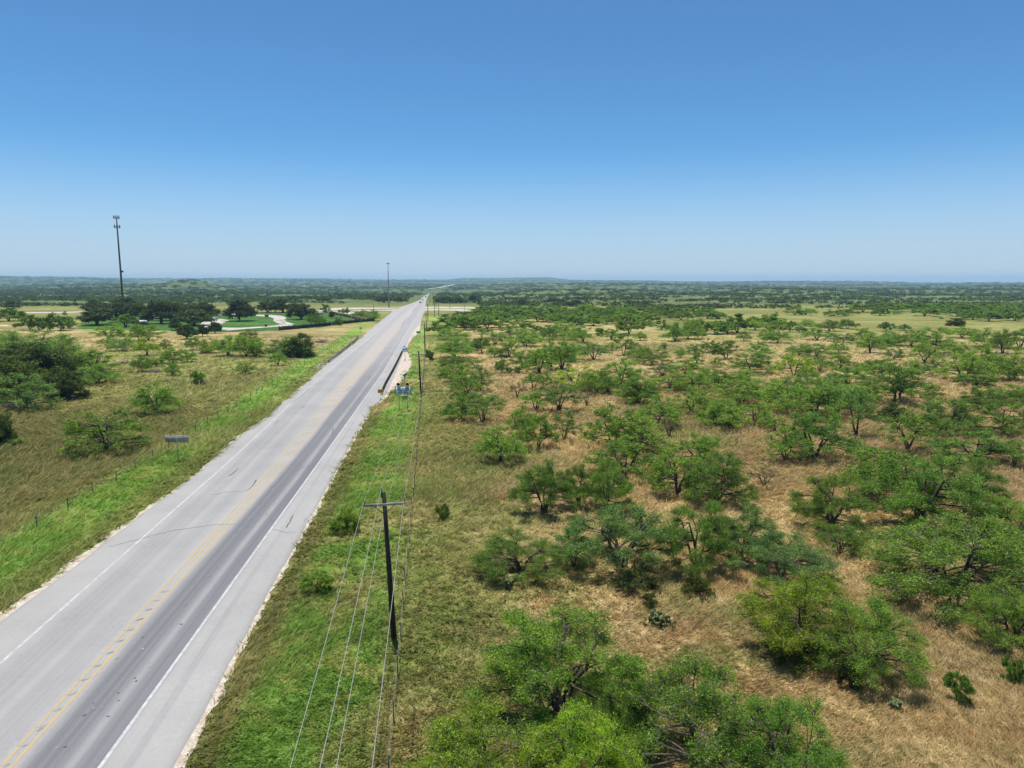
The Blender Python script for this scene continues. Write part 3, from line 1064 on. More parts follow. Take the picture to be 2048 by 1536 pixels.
def make_tree(seed, w=6.0, h=4.5, stems=3, clumps=20, twigs=9, leaves=26000, leaf=(.15, .045), low=.30, top=.45, clump_r=.85, flatz=.55, fork=.16, rad=.13,
              barecrown=0.0, droop=.3, dome=False, bark='bark', sides=5):
    r_ = random.Random(seed)
    g = np.random.default_rng(seed)
    mb = MB()
    hw = w / 2
    cents = []
    for i in range(clumps):
        for _try in range(60):
            rr = r_.random() ** .56 * .94
            a = r_.uniform(0, 2 * math.pi)
            zt = h * (1 - top * rr * rr) - .25
            zb = h * (low + (.26 * (1 - rr) if not dome else 0))
            f = r_.random() ** 1.0 if not dome else r_.random()
            z = zb + (zt - zb) * max(0, min(1, f))
            c = Vector((rr * hw * math.cos(a), rr * hw * math.sin(a), z))
            if all((c - q).length > clump_r * .62 for q in cents):
                break
        cents.append(c)
    stem_dirs = []
    a0 = r_.uniform(0, 6.28)
    stems_l = []
    for s in range(stems):
        a = a0 + 2 * math.pi * s / max(1, stems) + r_.uniform(-.5, .5)
        out = hw * r_.uniform(.22, .45) if stems > 1 else hw * .08
        tip = Vector((math.cos(a) * out, math.sin(a) * out, h * r_.uniform(.5, .66)))
        base = Vector((math.cos(a) * .07, math.sin(a) * .07, -.1))
        mid = Vector((math.cos(a) * out * .28 + r_.gauss(0, .1), math.sin(a) * out * .28 + r_.gauss(0, .1), h * fork * r_.uniform(1.2, 2.0)))
        pts = bez(base, mid, tip, 6)
        for q in pts[1:]:
            q += Vector((r_.gauss(0, .05), r_.gauss(0, .05), 0))
        R0 = rad * r_.uniform(.75, 1.15)
        mb.tube(pts, [R0 * (1.25 if i == 0 else 1 - .62 * i / 6) for i in range(7)], sides + 1)
        stems_l.append((pts, R0))
    lp = []
    for c in cents:
        best, bp = None, None
        for pts, R0 in stems_l:
            for i in range(2, 7):
                q = pts[i]
                cost = (c - q).length + (1.2 if q.z > c.z + .3 else 0) + r_.uniform(0, .4)
                if best is None or cost < best:
                    best, bp, br = cost, q, R0 * (1 - .62 * i / 6)
        mid = bp.lerp(c, .5) + Vector((r_.gauss(0, .18), r_.gauss(0, .18), r_.uniform(-.05, .35)))
        pts = bez(bp, mid, c, 5)
        r0 = min(br * .75, .065 * rad / .13 * r_.uniform(.7, 1.1))
        mb.tube(pts, [max(.012, r0 * (1 - .72 * i / 5)) for i in range(6)], sides, False)
        cr = clump_r * r_.uniform(.7, 1.25)
        for t in range(twigs):
            dvec = Vector((r_.gauss(0, 1), r_.gauss(0, 1), r_.gauss(.25, .8)))
            dvec.normalize()
            e = c + Vector((dvec.x * cr, dvec.y * cr, dvec.z * cr * flatz)) * r_.uniform(.55, 1.0)
            st = pts[r_.choice((3, 4, 5))]
            mb.tube([st, st.lerp(e, .5) + Vector((r_.gauss(0, .06), r_.gauss(0, .06), r_.gauss(.05, .05))), e], [.02 * rad / .13 + .004, .013 * rad / .13 + .003, .006], 3, False)
            if r_.random() > barecrown:
                for f in (.45, .75, 1.0):
                    lp.append(st.lerp(e, f))
    lp = np.array([tuple(q) for q in lp], np.float32)
    per = max(1, leaves // max(1, len(lp)))
    P = np.repeat(lp, per, 0)
    P = P + g.normal(0, 1, P.shape) * np.array([.17, .17, .11]) * (clump_r / .85)
    P[:, 2] = np.maximum(P[:, 2], .08)
    n = len(P)
    L = leaf[0] * g.uniform(.6, 1.35, n)
    W = leaf[1] * g.uniform(.7, 1.3, n)
    a = g.uniform(0, 2 * np.pi, n)
    el = g.normal(-droop, .55, n)
    d = np.stack([np.cos(a) * np.cos(el), np.sin(a) * np.cos(el), np.sin(el)], 1)
    rv_ = g.normal(0, 1, (n, 3))
    rv_[:, 2] *= .5
    s = np.cross(d, rv_)
    s /= np.linalg.norm(s, axis=1, keepdims=True) + 1e-6
    d = d * L[:, None] / 2
    s = s * W[:, None] / 2
    vv_ = np.stack([P - d, P + s, P + d, P - s], 1).reshape(-1, 3)
    crown = np_mesh('crown', vv_, np.arange(n * 4).reshape(-1, 4), None, MATS['leaf'])
    trunk = np_mesh('trunk', mb.v, mb.q, mb.t, MATS[bark], True)
    ext = np.percentile(np.abs(vv_[:, 0]), 98.5) + np.percentile(np.abs(vv_[:, 1]), 98.5)
    ht = np.percentile(vv_[:, 2], 99.3)
    return trunk, crown, ext, ht


TREES = {}


def lib(key, n, **kw):
    TREES[key] = []
    for i in range(n):
        a = dict(kw)
        rr = random.Random(hash(key) % 1000 + i * 13 if False else i * 13 + len(key) * 7)
        for kk in list(a):
            if isinstance(a[kk], list):
                a[kk] = rr.choice(a[kk]) if isinstance(a[kk][0], int) else rr.uniform(a[kk][0], a[kk][1])
        TREES[key].append(make_tree(100 + i * 17 + len(TREES) * 1000, **a))


lib('m_near', 7, stems=[3, 4, 5], rad=.11, clumps=[44, 52, 58], twigs=15, leaves=45000, leaf=(.088, .030), low=[.08, .18], top=[.48, .68], clump_r=.58, flatz=.72)
lib('m_mid', 10, stems=[2, 3, 4, 5], rad=.115, clumps=[30, 36, 42, 48], twigs=11, leaves=11500, leaf=(.16, .058), low=[.07, .20], top=[.48, .72], clump_r=.62, flatz=.72)
lib('m_far', 7, stems=[2, 3], clumps=[26, 34], twigs=6, leaves=4600, leaf=(.34, .14), low=[.08, .20], top=[.5, .75], clump_r=.72, flatz=.75, sides=4)
lib('s_near', 3, stems=[3, 4], clumps=[40, 48], twigs=15, leaves=36000, leaf=(.10, .036), low=[.10, .2], top=.55, clump_r=.66, flatz=.7, barecrown=.12, bark='grey_bark')
lib('s_mid', 5, stems=[3, 4], clumps=[28, 34], twigs=12, leaves=5500, leaf=(.19, .065), low=[.16, .28], top=.5, clump_r=.68, flatz=.7, barecrown=.2)
lib('d_mid', 2, stems=[4, 5], clumps=[16, 20], twigs=14, leaves=1500, leaf=(.2, .07), low=.3, top=.4, clump_r=.75, barecrown=.75, bark='grey_bark')
lib('o_far', 5, w=9.0, h=6.0, stems=[1, 2, 3], clumps=[46, 54], twigs=9, leaves=9500, leaf=(.42, .24), low=.24, top=.5, clump_r=1.15, flatz=.75, rad=.26, fork=.2, dome=True, droop=.0, sides=4)
lib('c_mid', 4, w=6.0, h=5.2, stems=[1, 2], clumps=[60, 66], twigs=8, leaves=30000, leaf=(.20, .10), low=.03, top=.6, clump_r=.85, flatz=.8, rad=.15, dome=True, droop=-.2)
lib('r_near', 3, w=6.0, h=4.6, stems=[3, 4], clumps=[62, 70], twigs=13, leaves=46000, leaf=(.088, .030), low=[.18, .26], top=.62, clump_r=.62, flatz=.75, rad=.11, dome=True, droop=.2)
lib('r_mid', 4, w=6.0, h=4.6, stems=[2, 3], clumps=[50, 58], twigs=9, leaves=12500, leaf=(.165, .065), low=[.17, .26], top=.62, clump_r=.72, flatz=.8, rad=.11, dome=True, droop=.1)
lib('b_mid', 4, w=3.0, h=2.2, stems=[4, 5], clumps=[18, 22], twigs=8, leaves=9000, leaf=(.13, .06), low=.08, top=.5, clump_r=.5, flatz=.7, rad=.05, dome=True)

GREEN = (.198, .348, .056)
YEL = (.325, .475, .042)
BLUE = (.182, .318, .084)
DARK = (.148, .280, .045)
GREY = (.22, .24, .11)
OAK = (.062, .098, .034)
CED = (.095, .145, .032)
TONE = {'g': GREEN, 'y': YEL, 'b': BLUE, 'd': DARK, 'h': GREY}
TONE_WORD = {'g': 'green', 'y': 'yellow-green', 'b': 'bluish green', 'd': 'dark green', 'h': 'greyish'}
KINDNAME = {'m': 'mesquite_tree', 's': 'mesquite_tree', 'd': 'bare_tree', 'o': 'oak_tree', 'c': 'cedar_tree', 'b': 'bush', 'r': 'mesquite_tree'}
KINDWORD = {'m': 'mesquite', 's': 'thin mesquite', 'd': 'nearly leafless tree', 'o': 'oak', 'c': 'cedar', 'b': 'bush', 'r': 'rounded mesquite'}
KINDCAT = {'m': 'tree', 's': 'tree', 'd': 'tree', 'o': 'tree', 'c': 'tree', 'b': 'bush', 'r': 'tree'}

# trunk foot (x, y), crown width and crown top in pixels of the photograph; kind; tone; a phrase that points to it
T = []


def t_(x, y, w, top, kind='m', tone='g', phrase=None, side='R'):
    T.append(dict(x=x, y=y, w=w, top=top, kind=kind, tone=tone, phrase=phrase, side=side))


# --- nearest
t_(1118, 1424, 290, 1222, 'm', 'g', 'big mesquite nearest the fence in the foreground')
t_(985, 1650, 300, 1432, 'm', 'y', 'yellow-green crown cut off by the bottom edge, nearest the fence')
t_(1165, 1625, 215, 1412, 'm', 'y', 'second yellow-green crown at the bottom edge')
t_(1240, 1480, 165, 1318, 'm', 'g', 'mesquite touching the right side of the big foreground mesquite')
t_(1390, 1545, 300, 1325, 's', 'g', 'mesquite with bare grey limbs at the bottom edge')
t_(1560, 1610, 220, 1405, 'm', 'g', 'lone crown cut by the bottom edge, farthest right there')
t_(1591, 1296, 215, 1152, 'r', 'y', 'bright yellow-green round mesquite on the tan grass')
t_(1734, 1353, 187, 1204, 'r', 'g', 'rounded mesquite with a strong dark shadow under it')
t_(1911, 1191, 280, 1042, 'm', 'g', 'very wide mesquite with a thick black trunk')
t_(2022, 1290, 150, 1172, 'r', 'g', 'mesquite cut by the right edge, nearest of those')
t_(1558, 1160, 180, 1068, 's', 'b', 'thin spreading mesquite behind the yellow-green round one')
t_(1480, 1116, 150, 1018, 'm', 'b', 'mesquite with a forked low trunk behind the thin spreading one')
t_(1391, 1136, 130, 1008, 'm', 'g', 'tall mesquite with a V-shaped black trunk')
t_(1240, 1137, 190, 1018, 's', 'b', 'wide airy mesquite with fanning dark branches')
t_(1147, 1132, 82, 1056, 's', 'b', 'small mesquite wedged left of the wide airy one')
t_(1040, 1147, 148, 1066, 'm', 'g', 'low mesquite at the left end of the middle row')
t_(1088, 1027, 120, 924, 'm', 'g', 'open mesquite with crooked black stems near the fence side')
t_(1158, 1013, 80, 934, 'm', 'd', 'dark mesquite in the middle of a touching three')
t_(1211, 1027, 90, 930, 's', 'g', 'mesquite at the right of a touching three')
t_(1248, 950, 128, 884, 'm', 'g', 'mesquite whose limbs all lean right')
t_(1662, 1058, 135, 956, 'm', 'g', 'umbrella shaped mesquite standing alone on tan grass')
t_(1354, 990, 105, 902, 'm', 'g', 'front left tree of the tall pyramid clump')
t_(1398, 934, 110, 872, 'm', 'g', 'top tree of the pyramid shaped clump')
t_(1435, 1010, 125, 912, 'm', 'g', 'front right tree of the pyramid clump')
t_(1528, 974, 60, 934, 'd', 'h', 'leafless grey shrub on the open tan grass')
t_(1838, 1044, 205, 908, 'm', 'g', 'centre of the largest crown clump')
t_(1760, 1003, 130, 898, 'm', 'g', 'left lobe of the largest crown clump')
t_(1935, 1013, 120, 922, 'm', 'g', 'right lobe of the largest crown clump')
t_(2030, 1075, 120, 1000, 'm', 'g', 'mesquite between the widest tree and the right edge')
t_(1680, 1105, 80, 1050, 's', 'g')
t_(2040, 1150, 90, 1070, 'm', 'g')
# --- middle distance
t_(1000, 924, 84, 856, 'r', 'g', 'neat round mesquite nearest the fence strip')
t_(1043, 877, 66, 816, 'r', 'g', 'mesquite with a lollipop crown')
t_(1077, 899, 70, 833, 'm', 'g', 'mesquite with broom-like branches')
t_(1129, 885, 58, 822, 's', 'b')
t_(922, 843, 62, 790, 'm', 'd', 'dark stemmed mesquite closest to the fence')
t_(966, 845, 66, 788, 's', 'b', 'pale thin mesquite beside the dark stemmed one')
t_(1225, 895, 98, 816, 'm', 'g')
t_(1280, 903, 118, 840, 'm', 'g', 'flat topped mesquite on a crooked trunk')
t_(1315, 854, 80, 792, 'm', 'g')
t_(1338, 875, 38, 836, 'd', 'h', 'small grey half-dead tree')
t_(1384, 828, 72, 778, 'm', 'g', 'mesquite with a bold black fork')
t_(1442, 858, 86, 808, 'm', 'g', 'layered mesquite in the open gap')
t_(1508, 851, 62, 806, 'm', 'g')
t_(1549, 864, 44, 832, 's', 'g')
t_(1571, 922, 84, 858, 's', 'g', 'slender stemmed mesquite leaning left')
t_(1629, 918, 128, 828, 'm', 'd', 'large dark mesquite beside the slender leaning one')
t_(1711, 873, 74, 784, 's', 'b', 'half bare double trunked mesquite')
t_(1816, 904, 100, 822, 's', 'g', 'mesquite with many bare grey limbs')
t_(1887, 868, 108, 800, 'r', 'd', 'dense dark domed mesquite')
t_(1782, 845, 60, 806, 'c', 'd', 'very dark olive cedar')
t_(1795, 808, 104, 733, 'm', 'g', 'big spreading mesquite with a thick short trunk')
t_(1944, 927, 140, 862, 'm', 'g', 'wide mesquite with three low stems')
t_(2028, 930, 60, 880, 's', 'g')
t_(1959, 821, 64, 776, 'm', 'g')
t_(2008, 870, 92, 808, 'm', 'g')
t_(1439, 854, 60, 812, 'm', 'g')
t_(1484, 812, 90, 762, 'm', 'g')
t_(1574, 822, 108, 758, 'm', 'g', 'broad mesquite in the dense middle thicket')
t_(1625, 838, 108, 764, 'm', 'g')
t_(1672, 830, 90, 763, 'm', 'b')
t_(1463, 796, 80, 766, 'm', 'g')
t_(1530, 792, 80, 760, 'm', 'g')
t_(1592, 796, 80, 756, 'm', 'b')
t_(1650, 802, 80, 770, 'm', 'g')
t_(1703, 803, 80, 770, 'm', 'g')
t_(1738, 800, 60, 764, 'm', 'g')
t_(1277, 807, 64, 760, 'm', 'g')
t_(1436, 822, 60, 792, 'm', 'g')
t_(2038, 808, 90, 772, 'm', 'g')
t_(1990, 812, 70, 780, 'm', 'g')
# --- tile R1
t_(881, 671, 42, 639, 'm', 'g', 'mesquite at the road end of the thicket')
t_(905, 679, 55, 658, 'm', 'g')
t_(908, 716, 66, 678, 'r', 'g', 'broad mesquite by the second utility pole')
t_(935, 701, 46, 677, 'm', 'g')
t_(963, 706, 32, 673, 'r', 'd', 'dark upright tree among the mesquites')
t_(989, 714, 27, 692, 'm', 'g')
t_(1018, 714, 41, 683, 'm', 'g', 'small spreading mesquite beside a brush pile')
t_(990, 689, 46, 667, 'm', 'b')
t_(1051, 692, 53, 660, 'r', 'g', 'round mesquite alone behind the brush pile')
t_(909, 732, 52, 713, 'm', 'd')
t_(951, 736, 31, 717, 's', 'g')
t_(1004, 746, 28, 717, 'r', 'd', 'bluish dark bushy tree on the bare tan patch')
t_(1019, 747, 14, 735, 'b', 'd')
t_(1036, 747, 13, 734, 'b', 'd')
t_(1046, 737, 46, 705, 'm', 'g')
t_(1078, 746, 61, 699, 'm', 'g')
t_(913, 766, 60, 729, 'm', 'y')
t_(933, 791, 60, 747, 'm', 'g', 'mesquite pair with a yellow tinge beside the fence strip')
t_(961, 781, 43, 736, 's', 'b', 'single stemmed grey-green mesquite')
t_(1035, 796, 35, 765, 'd', 'h', 'little grey twiggy tree in a gap')
t_(1067, 780, 43, 747, 's', 'g')
t_(1088, 779, 41, 745, 's', 'g')
t_(1072, 822, 64, 784, 's', 'g')
t_(1118, 823, 76, 766, 's', 'b')
t_(974, 659, 40, 635, 'm', 'g')
t_(952, 655, 50, 633, 'm', 'g')
t_(1020, 676, 45, 652, 'm', 'g')
t_(1048, 660, 40, 640, 'm', 'g')
t_(1102, 679, 33, 652, 'm', 'g')
t_(1127, 671, 49, 644, 'm', 'g')
t_(1084, 666, 27, 652, 'm', 'd')
t_(1145, 680, 40, 662, 'm', 'g')
t_(967, 668, 29, 657, 'm', 'g')
t_(1114, 645, 42, 627, 'm', 'd')
t_(1100, 737, 66, 679, 'm', 'g')
t_(1124, 740, 56, 688, 'm', 'd')
t_(1144, 722, 56, 688, 'm', 'g')
t_(1152, 776, 80, 736, 'm', 'y', 'fresh green mesquite with a leaning black trunk')
t_(930, 660, 44, 634, 'm', 'g')
t_(912, 655, 40, 632, 'm', 'g')
t_(1000, 655, 44, 634, 'm', 'g')
# --- tile R2
t_(1248, 711, 45, 671, 's', 'g', 'tall gappy mesquite with a twisted trunk')
t_(1223, 679, 33, 659, 'm', 'd')
t_(1202, 672, 20, 656, 'b', 'd', 'dark round bush left of the tall gappy mesquite')
t_(1258, 669, 51, 641, 'm', 'g')
t_(1280, 681, 21, 664, 'm', 'g')
t_(1324, 660, 23, 641, 'm', 'g')
t_(1290, 652, 31, 639, 'm', 'g')
t_(1350, 682, 41, 647, 'r', 'g', 'left tree of a dense back pair')
t_(1376, 678, 46, 641, 'r', 'g', 'right tree of a dense back pair')
t_(1408, 672, 10, 664, 'b', 'd')
t_(1400, 668, 41, 641, 'm', 'g')
t_(1431, 668, 41, 644, 'm', 'g')
t_(1328, 697, 14, 686, 'm', 'd', 'tiny lone mesquite in the open meadow gap')
t_(1165, 685, 37, 654, 'm', 'g')
t_(1223, 701, 27, 685, 'm', 'g')
t_(1187, 720, 56, 688, 's', 'b')
t_(1279, 716, 46, 692, 'm', 'g')
t_(1305, 728, 57, 699, 'm', 'g', 'low arching mesquite in the meadow gap')
t_(1390, 707, 29, 689, 'm', 'b')
t_(1418, 705, 31, 679, 'm', 'd')
t_(1362, 715, 21, 696, 'm', 'g')
t_(1393, 727, 25, 705, 'm', 'd', 'small oval mesquite on open ground')
t_(1434, 734, 25, 717, 'm', 'g')
t_(1241, 771, 76, 718, 'm', 'g', 'broad crowned mesquite with orange soil showing through')
t_(1194, 785, 70, 743, 'm', 'g')
t_(1216, 788, 55, 754, 'm', 'g')
t_(1173, 811, 35, 782, 'd', 'h', 'leafless grey tree beside bare tan ground')
t_(1273, 807, 70, 758, 'm', 'd')
t_(1324, 752, 56, 727, 's', 'h')
t_(1370, 751, 75, 720, 'm', 'g')
t_(1391, 782, 70, 748, 'm', 'g')
t_(1340, 780, 80, 748, 'm', 'y')
t_(1421, 765, 50, 738, 'm', 'g')
t_(1439, 776, 46, 743, 'm', 'g')
# --- tile R3
t_(1454, 668, 31, 644, 'm', 'g')
t_(1474, 665, 51, 630, 'm', 'g')
t_(1510, 660, 33, 641, 'm', 'g')
t_(1488, 682, 23, 663, 'm', 'g')
t_(1533, 678, 27, 656, 'm', 'g')
t_(1532, 655, 46, 629, 'm', 'g')
t_(1555, 686, 43, 662, 'r', 'd', 'compact dark mesquite on open grass')
t_(1580, 664, 23, 643, 'm', 'g')
t_(1562, 658, 46, 639, 'm', 'g')
t_(1633, 680, 41, 657, 'm', 'g')
t_(1658, 662, 37, 641, 'm', 'd')
t_(1695, 658, 29, 640, 'm', 'g', 'lone far mesquite before the pale meadow')
t_(1687, 685, 31, 667, 'm', 'g')
t_(1668, 683, 25, 667, 'm', 'b')
t_(1611, 652, 31, 639, 'm', 'g')
t_(1604, 665, 19, 654, 'm', 'g')
t_(1452, 718, 46, 683, 'm', 'd')
t_(1516, 713, 46, 685, 'm', 'g')
t_(1505, 747, 73, 708, 'm', 'd', 'flat topped dark mesquite over orange soil')
t_(1587, 750, 61, 710, 'm', 'y', 'mesquite with a low fork on an orange clearing')
t_(1639, 743, 51, 714, 's', 'g')
t_(1633, 713, 56, 689, 'm', 'g')
t_(1598, 710, 41, 689, 'm', 'b')
t_(1677, 706, 36, 683, 'm', 'g')
t_(1681, 738, 51, 707, 'm', 'g', 'smooth vase shaped mesquite')
t_(1618, 769, 43, 741, 's', 'g')
t_(1658, 774, 41, 751, 'm', 'd')
t_(1693, 769, 71, 734, 'm', 'd')
t_(1740, 706, 49, 669, 'm', 'g')
t_(1724, 679, 33, 657, 'm', 'g')
t_(1739, 743, 46, 721, 'm', 'b')
t_(1487, 766, 60, 741, 'm', 'g')
# --- tile R4
t_(1762, 758, 76, 719, 'm', 'g', 'mesquite with many radiating stems')
t_(1926, 762, 80, 711, 'm', 'g', 'flat mesquite on one straight dark trunk')
t_(1776, 690, 41, 663, 'm', 'g')
t_(1754, 692, 46, 667, 'm', 'g')
t_(1823, 693, 49, 661, 'r', 'd', 'dark domed mesquite at the meadow edge')
t_(1870, 705, 61, 658, 'm', 'g')
t_(1924, 676, 49, 654, 'm', 'g')
t_(1971, 694, 49, 659, 'm', 'g')
t_(2004, 707, 49, 661, 'm', 'g')
t_(2040, 697, 51, 659, 'm', 'g')
t_(1788, 720, 31, 696, 'm', 'b', 'small neat mesquite in the gap below the meadow')
t_(1849, 725, 51, 689, 'm', 'g')
t_(1908, 711, 56, 685, 'm', 'y')
t_(1955, 741, 66, 689, 'm', 'g')
t_(1830, 747, 46, 721, 'm', 'g')
t_(1865, 752, 41, 721, 's', 'b')
t_(1869, 797, 29, 771, 'm', 'g', 'small forked mesquite on the bare track')
t_(1984, 759, 66, 713, 's', 'g')
t_(2028, 761, 71, 708, 'm', 'g')
t_(1953, 773, 56, 749, 'b', 'd')
t_(1772, 663, 21, 645, 'm', 'b')
t_(1808, 661, 21, 649, 'm', 'b')
t_(1911, 652, 32, 636, 'c', 'd', 'dark lone cedar on the pale meadow')
t_(1882, 638, 7, 634, 'b', 'd')
t_(1849, 632, 42, 620, 'm', 'g')
t_(1589, 630, 32, 615, 'm', 'g')
t_(1612, 630, 34, 617, 'm', 'g')
t_(1668, 632, 34, 621, 'm', 'g')
t_(1697, 630, 30, 621, 'm', 'b')
t_(1760, 631, 26, 617, 'm', 'g')
t_(1788, 629, 22, 620, 'm', 'b')
NHAND_R = len(T)
for i_, T_ in enumerate(T):                         # some of the nameless ones are rounder trees
    if T_['kind'] == 'm' and not T_['phrase'] and i_ % 4 == 0:
        T_['kind'] = 'r'
    if T_['tone'] == 'y' and not T_['phrase']:
        T_['tone'] = 'g'
# --- thicket fill
fr_ = random.Random(11)
for row, (y0, xa, xb, st) in enumerate(((650, 1155, 1240, 32), (644, 905, 1330, 33), (638, 925, 1440, 34), (632, 945, 1440, 33), (627, 975, 1340, 31), (640, 1945, 2080, 30), (634, 1915, 2080, 28), (628, 1880, 2080, 27), (622, 1720, 2080, 30))):
    x = xa
    while x < xb:
        T.append(dict(x=x + fr_.uniform(-9, 9), y=y0 + fr_.uniform(-2.5, 2.5), w=fr_.uniform(28, 44), top=y0 - fr_.uniform(12.5, 18), kind='m', tone=fr_.choice('gggbdd'), phrase=None, side='F%d' % row))
        x += st * fr_.uniform(.8, 1.2)
NR = len(T)
# --- left of the road
t_(212, 906, 138, 826, 'm', 'g', 'open mesquite on a short black trunk left of the grey sign', 'L')
t_(312, 827, 90, 770, 'r', 'g', 'neat rounded tree left of the highway fence', 'L')
t_(396, 770, 27, 741, 'b', 'd', 'small dark upright bush', 'L')
t_(52, 820, 108, 750, 'm', 'b', 'pale mesquite in front of the dark cedars', 'L')
t_(28, 797, 112, 712, 'c', 'd', None, 'L')
t_(88, 766, 118, 690, 'c', 'd', None, 'L')
t_(138, 799, 74, 742, 'c', 'd', None, 'L')
t_(-6, 762, 110, 698, 'c', 'd', None, 'L')
t_(62, 738, 92, 684, 'c', 'd', None, 'L')
t_(60, 704, 120, 661, 'r', 'b', None, 'L')
t_(124, 718, 66, 671, 'r', 'b', None, 'L')
t_(15, 692, 80, 664, 'm', 'g', None, 'L')
t_(186, 742, 86, 700, 'm', 'g', None, 'L')
t_(150, 748, 78, 706, 'r', 'g', None, 'L')
t_(196, 767, 82, 730, 'r', 'g', None, 'L')
t_(128, 742, 70, 705, 'm', 'g', None, 'L')
t_(-4, 890, 58, 820, 'c', 'd', 'dark cedar cut by the left edge', 'L')
t_(38, 892, 40, 876, 'b', 'g', None, 'L')
t_(220, 681, 56, 650, 'm', 'g', None, 'L')
t_(280, 683, 46, 650, 'm', 'g', None, 'L')
t_(297, 680, 56, 651, 'm', 'g', None, 'L')
t_(212, 692, 36, 676, 'm', 'g', None, 'L')
t_(246, 701, 56, 674, 'r', 'b', None, 'L')
t_(294, 711, 46, 677, 'r', 'y', None, 'L')
t_(332, 697, 26, 680, 'm', 'b', None, 'L')
t_(346, 727, 46, 697, 'm', 'g', None, 'L')
t_(375, 724, 34, 700, 'm', 'g', None, 'L')
t_(285, 743, 42, 712, 'r', 'g', None, 'L')
t_(312, 733, 28, 717, 'b', 'd', None, 'L')
t_(345, 751, 28, 727, 'r', 'g', None, 'L')
t_(374, 678, 36, 649, 'o', 'd', None, 'L')
t_(405, 673, 19, 649, 'o', 'd', None, 'L')
t_(386, 700, 31, 671, 'm', 'd', None, 'L')
t_(420, 706, 46, 679, 'r', 'g', None, 'L')
t_(456, 711, 61, 674, 'r', 'g', None, 'L')
t_(492, 713, 72, 667, 'r', 'g', None, 'L')
t_(512, 714, 33, 694, 'r', 'g', None, 'L')
t_(495, 692, 46, 661, 'm', 'h', None, 'L')
t_(574, 713, 76, 677, 'r', 'd', 'wide dark mound of mesquite before the park fence', 'L')
t_(600, 714, 56, 667, 'c', 'd', 'dark cedar rising out of the mesquite mound', 'L')
t_(556, 731, 36, 705, 'm', 'g', 'small mesquite in front of the mound', 'L')
t_(491, 747, 36, 723, 'm', 'g', 'lone low mesquite in the grass left of the guardrail', 'L')
for x_, y_, w_, tp_ in ((60, 660, 50, 632), (78, 663, 36, 635), (100, 662, 27, 631), (122, 661, 46, 627), (137, 657, 31, 635)):
    t_(x_, y_, w_, tp_, 'm', 'd', None, 'L')
t_(18, 642, 60, 617, 'm', 'd', None, 'L')
t_(47, 639, 19, 626, 'm', 'd', None, 'L')
t_(26, 618, 33, 602, 'o', 'd', None, 'L')
for x_, y_, w_, tp_ in ((195, 650, 62, 614), (188, 624, 46, 599), (235, 637, 66, 606), (283, 641, 43, 606), (248, 622, 52, 595), (323, 647, 62, 603), (342, 641, 60, 602), (388, 651, 66, 620), (411, 638, 52, 605),
                        (352, 661, 23, 636), (430, 667, 23, 644), (480, 642, 60, 600), (602, 639, 50, 607), (535, 625, 36, 601), (566, 625, 46, 598), (664, 636, 12, 623), (647, 604, 29, 592), (768, 605, 31, 593), (796, 605, 16, 594), (216, 633, 44, 606), (375, 634, 56, 606)):
    t_(x_, y_, w_, tp_, 'o', 'd', None, 'L')
t_(251, 654, 52, 630, 'm', 'g', None, 'L')
t_(632, 652, 36, 626, 'r', 'd', None, 'L')
t_(688, 630, 23, 617, 'm', 'g', None, 'L')
t_(650, 625, 23, 609, 'm', 'd', None, 'L')
t_(678, 651, 17, 635, 'm', 'd', None, 'L')
t_(727, 638, 32, 620, 'r', 'g', None, 'L')
t_(746, 642, 28, 621, 'r', 'g', None, 'L')
t_(714, 634, 22, 623, 'm', 'g', None, 'L')
for x_, y_, w_, tp_ in ((914, 606, 32, 594), (888, 606, 34, 593), (945, 603, 13, 590), (1043, 610, 24, 598), (1108, 606, 40, 597), (1150, 613, 34, 600)):
    t_(x_, y_, w_, tp_, 'o', 'd', None, 'R2')

GROUPS = {'R': 'mesquites scattered over the field right of the highway', 'F': 'mesquites packed in the far thickets', 'L': 'trees in the meadow left of the highway', 'R2': 'dark trees beyond the cross road'}
ORD = ['first', 'second', 'third', 'fourth', 'fifth', 'sixth', 'seventh', 'eighth', 'ninth', 'tenth', 'eleventh', 'twelfth', 'thirteenth', 'fourteenth', 'fifteenth', 'sixteenth', 'seventeenth', 'eighteenth', 'nineteenth', 'twentieth']
LMARKS = [(T_['x'], T_['y'], T_['phrase']) for T_ in T if T_['phrase']]
used = {}
rows = {}
for T_ in T:
    if T_['side'][0] == 'F':
        rows.setdefault(T_['side'], []).append(T_)
for key, lst in rows.items():
    lst.sort(key=lambda q: q['x'])
    nm = {'F0': 'nearest row of the far thicket', 'F1': 'front row of the far thicket', 'F2': 'second row of the far thicket', 'F3': 'third row of the far thicket', 'F4': 'back row of the far thicket',
          'F5': 'front row of the right-hand far thicket', 'F6': 'second row of the right-hand far thicket', 'F7': 'third row of the right-hand far thicket', 'F8': 'back row of the right-hand far thicket'}[key]
    for i, q in enumerate(lst):
        q['label'] = '%s mesquite, %s from the left in the %s' % (TONE_WORD[q['tone']], ORD[i], nm)
oaks = sorted([q for q in T if q['kind'] == 'o' and q['side'] == 'L'], key=lambda q: q['x'])
for i, q in enumerate(oaks):
    q['label'] = 'dark %s oak by the park lawn, %s oak from the left' % ('small' if q['w'] < 30 else 'broad', ORD[i] if i < 20 else ORD[i - 20] + ' after twenty')
for i, q in enumerate(sorted([q for q in T if q['side'] == 'R2'], key=lambda q: q['x'])):
    q['label'] = 'dark rounded tree beyond the cross road, %s from the highway' % ORD[i]
for i, q in enumerate(sorted([q for q in T if q['side'] == 'L' and q['kind'] == 'c' and not q['phrase']], key=lambda q: q['x'])):
    q['label'] = 'dark olive cedar in the left clump, %s from the left' % ORD[i]
